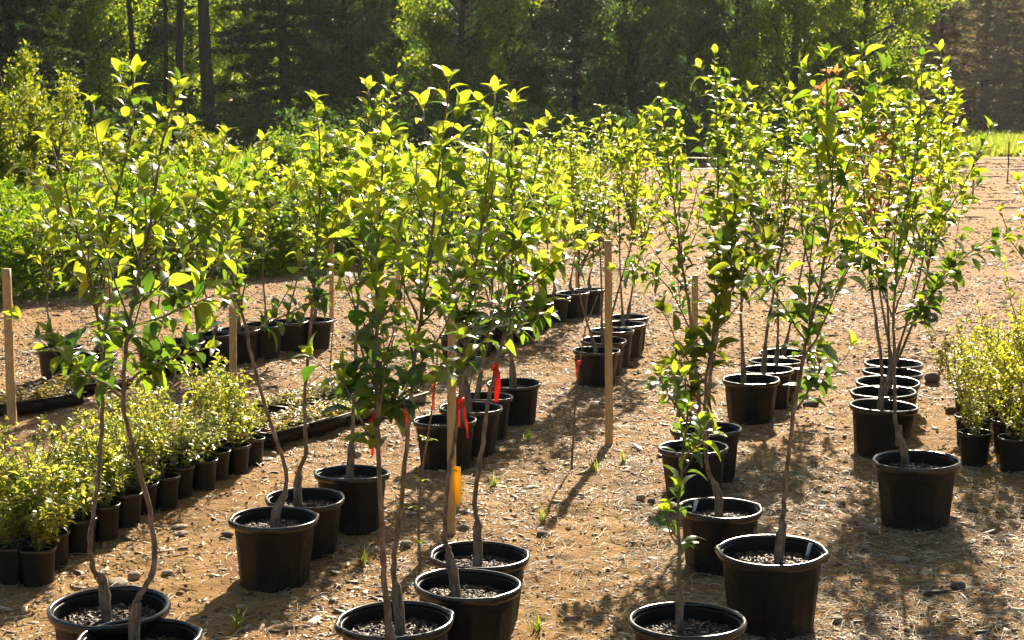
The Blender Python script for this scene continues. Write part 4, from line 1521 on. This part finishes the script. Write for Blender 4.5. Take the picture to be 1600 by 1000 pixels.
def far_grass():
    g = np.random.default_rng(19); n = 30000
    y = 60 + 62 * g.random(n) ** 1.3; x = 6 + g.random(n) * (y * .42)
    h = g.uniform(.12, .42, n) * (.4 + 1.2 * fbm(x * .25, y * .12, 3, 14)); az = g.random(n) * 6.28; w = .05 + g.random(n) * .06
    z = gz(x, y) - .02
    a = np.stack([x - np.sin(az) * w, y + np.cos(az) * w, z], -1); b = np.stack([x + np.sin(az) * w, y - np.cos(az) * w, z], -1)
    t = np.stack([x + np.cos(az) * h * .5, y + np.sin(az) * h * .5, z + h], -1)
    tag(ob('field_grass', mesh_np('field_grass', np.stack([a, b, t], 1).reshape(-1, 3), np.arange(3 * n).reshape(-1, 3), M['grass'])), kind='stuff')


far_grass()


M['leaf_shrub'] = leaf_material('shrub_leaf', ((.045, .08, .018), (.09, .12, .025)), ((.22, .32, .015), (.66, .66, .03)), .5, .45, .4)


def shrub(px, zc, w, h, label, seed, mat='leaf_shrub', n=9000, leaf=.06):
    b = at(px, 400, zc); x, y = b.x, b.y
    root = empty('field_shrub', (x, y, gzf(x, y) - .02), label, 'shrub', 'shrubs at the field edge')
    r0 = random.Random(seed); mb = MB(); tips = []
    for s in range(9):
        a = r0.uniform(0, 6.28)
        P = side_branch(Vector((0, 0, 0)), Vector((0, 0, 1)), a, h * r0.uniform(.55, 1.08), r0.uniform(.1, .45), r0)
        mb.tube(P, taper(P, .03, .006), 5)
        L = path_len(P)
        for q in range(12):
            p, t = at_len(P, L, L[-1] * r0.uniform(.2, 1))
            B = side_branch(p, t, r0.uniform(0, 6.28), w * r0.uniform(.10, .32), .7, r0)
            mb.tube(B, taper(B, .01, .003), 3); tips += B[1:]
        tips += P[2:]
    T = np.array([tuple(t) for t in tips])

    def fn(g, n_):
        i = g.integers(0, len(T), n_)
        q = T[i] + g.normal(0, .055, (n_, 3)) * np.array([1, 1, 1.2])
        return q[q[:, 2] > .02]
    ob('branches', mb.mesh('branches', M['bark'], True), root)['kind'] = 'stuff'
    tag(ob('leaves', cloud(n, mat, 'leaves', fn, leaf, seed=seed), root), kind='stuff')


shrub(45, 21, 1.2, 2.3, 'tall yellow green shrub at the far left edge', 1)
shrub(120, 23, 1.5, 1.95, 'lower yellow green shrub right of the tall left one', 2)
shrub(-20, 19.5, 1.3, 2.0, 'shrub cut by left edge of the view', 3)
shrub(215, 26, 1.8, 1.45, 'yellow green shrub behind the front left saplings', 4)
shrub(310, 25, 1.6, 1.25, 'low shrub behind the leaning left sapling', 5)
shrub(430, 26, 1.8, 1.2, 'low shrub between left lane saplings', 6, 'leaf_weed')
shrub(540, 27, 1.8, 1.15, 'low shrub far behind the third left lane sapling', 7, 'leaf_weed')

# ------------------------------------------------------------------ forest
def tree_parts(kind, seed, H):
    r0 = random.Random(seed)
    tb = MB(); lb = MB(); tips = []
    r = .017 * H + .03
    lean = Vector((r0.uniform(-.03, .03), r0.uniform(-.03, .03), 0))
    P = [Vector((0, 0, -.3))]
    for i in range(10):
        P.append(Vector((lean.x * i * H * .1 + r0.gauss(0, .06), lean.y * i * H * .1 + r0.gauss(0, .06), H * (i + 1) / 10)))
    tb.tube(P, taper(P, r, r * .12), 9)
    L = path_len(P)
    if kind == 'broad':
        for i in range(58):
            f = .04 + .94 * i / 58
            p, t = at_len(P, L, L[-1] * f)
            ln = H * (.06 + .22 * math.sin(math.pi * min(1, f * .8 + .15))) * r0.uniform(.6, 1.15)
            B = side_branch(p, t, i * 2.4 + r0.uniform(-.5, .5), ln, r0.uniform(.9, 1.35), r0, .04)
            lb.tube(B, taper(B, r * .28 * (1 - f) + .02, .012), 5)
            LB = path_len(B)
            for q in range(4):
                p2, t2 = at_len(B, LB, ln * r0.uniform(.35, .95))
                B2 = side_branch(p2, t2, r0.uniform(0, 6.28), ln * r0.uniform(.25, .5), .8, r0, .08)
                lb.tube(B2, taper(B2, .018, .008), 3); tips += B2[2:]
            tips += B[3:]
        T = np.array([tuple(t) for t in tips])

        def fn(g, n_):
            ncl = len(T)
            wgt = g.random(ncl) ** 1.2 + .12; i = g.choice(ncl, n_, p=wgt / wgt.sum())
            q = T[i] + nrm(g.normal(size=(n_, 3))) * (g.random((n_, 1)) ** .6) * np.array([.55, .55, .34])
            return q[q[:, 2] > .15]
        crown = cloud(30000, 'leaf_forest', 'crown', fn, .17, seed=seed, up=.9)
    elif kind in ('pine', 'brownpine'):
        zs = np.linspace(.10 if kind == 'pine' else .06, .97, 24)
        pos = []; dirs = []
        for zi, f in enumerate(zs):
            p, t = at_len(P, L, L[-1] * f)
            for b in range(5):
                a = b * 1.257 + zi * .7 + r0.uniform(-.25, .25)
                ln = H * .24 * (1 - f) ** .75 * r0.uniform(.55, 1.15) + .3
                d = Vector((math.cos(a), math.sin(a), r0.uniform(-.08, .15))).normalized()
                B = [p + d * ln * k / 5 + Vector((0, 0, -.10 * ln * (k / 5) ** 2 + r0.gauss(0, .03))) for k in range(6)]
                lb.tube(B, taper(B, .045 * (1 - f) + .012, .006), 4)
                for q in range(int(26 * ln)):
                    s = r0.uniform(.18, 1); c = p + d * ln * s + Vector((0, 0, -.1 * ln * s * s))
                    sd_ = perp(d, r0.choice((0, math.pi)) + r0.uniform(-.3, .3)) * r0.uniform(0, .30 * ln * (1.1 - s))
                    c = c + sd_ + Vector((0, 0, r0.gauss(.02, .05)))
                    for w_ in range(7):
                        pos.append(tuple(c + Vector((r0.gauss(0, .07), r0.gauss(0, .07), r0.gauss(0, .05)))))
                        dirs.append(tuple(d * .7 + sd_.normalized() * .6 + Vector((r0.gauss(0, .6), r0.gauss(0, .6), r0.uniform(-.1, .7)))) if sd_.length > 0 else tuple(d))
        pos = np.array(pos); dirs = np.array(dirs); n_ = len(pos)
        g = np.random.default_rng(seed)
        X, Y, Z = frames(dirs, g.normal(size=(n_, 3)) + np.array([0, 0, 1.0]))
        NV = np.array([[-.12, 0, 0], [.12, 0, 0], [.10, 1, 0], [-.10, 1, 0]]) * np.array([1, 1, 1])
        V, F = scatter(NV, np.array([[0, 1, 2, 3]]), pos, X, Y, Z, np.full(n_, .19))
        crown = mesh_np('crown', V, F, M['needles' if kind == 'pine' else 'needles_brown'])
    return tb.mesh('trunk', M['trunk_forest'], True), lb.mesh('limbs', M['trunk_forest'], True), crown


FT = {'broad': [tree_parts('broad', s, 11.0) for s in (1, 2, 3)], 'pine': [tree_parts('pine', s, 14.0) for s in (4, 5)], 'brownpine': [tree_parts('brownpine', s, 13.0) for s in (6, 7)]}
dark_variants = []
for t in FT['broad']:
    c = t[2].copy(); c.materials.clear(); c.materials.append(M['leaf_forest_dark']); dark_variants.append((t[0], t[1], c))  # same broad crowns again, shade painted in through the leaf colour
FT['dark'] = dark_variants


def ftree(px, zc, kind, label, i, sc=1.0, name='forest_tree', high=False):
    b = at(px, 300, zc); x, y = b.x, b.y
    root = empty(name, (x, y, gzf(x, y)), label, 'tree', 'trees of the wood behind the field', rnd.uniform(0, 6.28))
    root.scale = (sc, sc, sc)
    t, l, c = FT[kind][i % len(FT[kind])]
    ob('trunk', t, root)
    ob('limbs', l, root)['kind'] = 'stuff'
    ob('crown', c, root)['kind'] = 'stuff'


def bare_trunk(px, zc, r, label, seed):
    b = at(px, 300, zc); x, y = b.x, b.y
    root = empty('tall_pine', (x, y, gzf(x, y)), label, 'tree', 'tall trunks at the wood edge')
    r0 = random.Random(seed)
    P = [Vector((r0.gauss(0, .08), r0.gauss(0, .08), z_)) for z_ in np.linspace(-.3, 15, 9)]
    ob('trunk', tube_mesh('trunk', P, taper(P, r, r * .4), M['trunk_forest'], 10), root)
    o = ob('crown', FT['pine'][seed % 2][2], root, (0, 0, 5.5)); o['kind'] = 'stuff'; o.scale = (.8, .8, .8)
    mb = MB()
    for k in range(9):
        p = Vector((0, 0, r0.uniform(1.5, 6)))
        B = side_branch(p, Vector((0, 0, 1)), r0.uniform(0, 6.28), r0.uniform(.6, 1.8), 1.4, r0, .12)
        mb.tube(B, taper(B, .03, .008), 4)
    ob('dead_limbs', mb.mesh('dead_limbs', M['trunk_forest'], True), root)['kind'] = 'stuff'


plan = [  # px, depth, kind, scale, label
    (30, 56, 'pine', 1.0, 'dark layered conifer at the left edge of the wood'),
    (-150, 60, 'pine', 1.0, 'dark conifer beyond the left edge'),
    (-60, 66, 'dark', 1.1, 'leafy tree behind the left edge conifer'),
    (130, 64, 'broad', 1.0, 'backlit leafy tree right of the left edge conifer'),
    (205, 72, 'dark', 1.1, 'backlit leafy tree seen left of the tall trunks'),
    (300, 76, 'broad', 1.1, 'backlit leafy tree seen behind the tall trunks'),
    (390, 68, 'broad', .95, 'backlit leafy tree just right of the tall trunks'),
    (450, 60, 'pine', 1.0, 'dark bluish conifer left of centre'),
    (540, 64, 'dark', 1.0, 'shaded leafy tree above the third left sapling'),
    (620, 70, 'dark', 1.1, 'tree with scattered lit leaves above the tallest centre sapling'),
    (720, 60, 'broad', .9, 'green leafy tree with bright edge at top centre'),
    (800, 70, 'dark', 1.0, 'shaded tree right of the bright edged centre tree'),
    (900, 74, 'pine', 1.1, 'tall shaded conifer in the middle of the wood'),
    (985, 68, 'dark', 1.1, 'shaded leafy tree over the column by the stake'),
    (1075, 76, 'dark', 1.1, 'tree with sparse lit leaves left of the bright right tree'),
    (1150, 66, 'dark', .95, 'shaded tree above the leftward leaning sapling'),
    (1235, 62, 'broad', 1.0, 'broad leafy tree left half of the bright right pair'),
    (1345, 58, 'broad', .95, 'brightest yellow green tree at right of the wood'),
    (1465, 118, 'brownpine', 1.25, 'hazy brownish pine nearest the bright right tree'),
    (1530, 126, 'brownpine', 1.3, 'hazy brownish pine second from the right edge'),
    (1595, 120, 'brownpine', 1.2, 'hazy brownish pine at the right edge'),
    (1680, 124, 'brownpine', 1.3, 'brownish pine beyond the right edge'),
    (1770, 120, 'pine', 1.2, 'green pine beyond the right edge')]
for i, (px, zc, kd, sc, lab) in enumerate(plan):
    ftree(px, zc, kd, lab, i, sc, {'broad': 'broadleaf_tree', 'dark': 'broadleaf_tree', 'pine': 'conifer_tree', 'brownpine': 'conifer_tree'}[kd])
for i, (px, zc, r, lab) in enumerate([(290, 54, .16, 'slim dark trunk left of the thick pine trunk'), (330, 53, .24, 'thick dark pine trunk left of centre'), (213, 55, .11, 'thin dark trunk between left trees'),
                                      (70, 57, .16, 'dark trunk among boughs at the left'), (262, 58, .09, 'thinnest dark trunk beside the slim one'), (1412, 80, .14, 'brown bare trunk behind bright right tree')]):
    bare_trunk(px, zc, r, lab, i)


def wood_mass(g, n):
    x = g.uniform(-95, 95, n); y = 120 + g.random(n) * 12 + 4 * fbm(x * .2, x * 0, 2, 3) + np.clip((x - 14) * 3, 0, 32)
    h = 12 + 4 * fbm(x * .15 + 2, y * .1, 3, 6)
    z = h * g.random(n)
    keep = fbm(x * .35, z * .35 + y * .2, 3, 12) > .22
    return np.stack([x, y, z], -1)[keep]


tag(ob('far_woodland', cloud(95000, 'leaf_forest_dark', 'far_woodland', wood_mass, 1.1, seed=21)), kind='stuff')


def under_pts(g, n):
    x = g.uniform(-32, 14, n); y = 50 + g.random(n) * 9 
    h = .9 + 1.6 * fbm(x * .5, y * .4, 3, 9)
    z = h * g.random(n) ** .7
    return np.stack([x, y, z], -1)[(x < 15) | (y > 60)]


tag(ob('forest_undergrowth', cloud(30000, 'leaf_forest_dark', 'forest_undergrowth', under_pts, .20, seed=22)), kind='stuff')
print('SAPLINGS', len(ROOTS), 'leaves', sum(r[2] for r in ROOTS), 'max', max(r[2] for r in ROOTS))
print('OBJS', len(bpy.data.objects), 'TRIS', sum(len(o.data.polygons) * 2 for o in {o.data.name: o for o in bpy.data.objects if o.type == 'MESH'}.values()))

# ------------------------------------------------------------------ the air
hb = MB(); hb.box((0, 80, 11.5), (460, 460, 26.0))
hz, hnt, hout = mat_new('haze'); hn = N(hnt)
pv = hnt.nodes.new('ShaderNodeVolumePrincipled')
pv.inputs['Color'].default_value = (.95, .95, .92, 1)
pv.inputs['Density'].default_value = .00019
pv.inputs['Anisotropy'].default_value = .35
hnt.links.new(pv.outputs[0], hout.inputs['Volume'])
tag(ob('haze', hb.mesh('haze', hz)), kind='stuff')
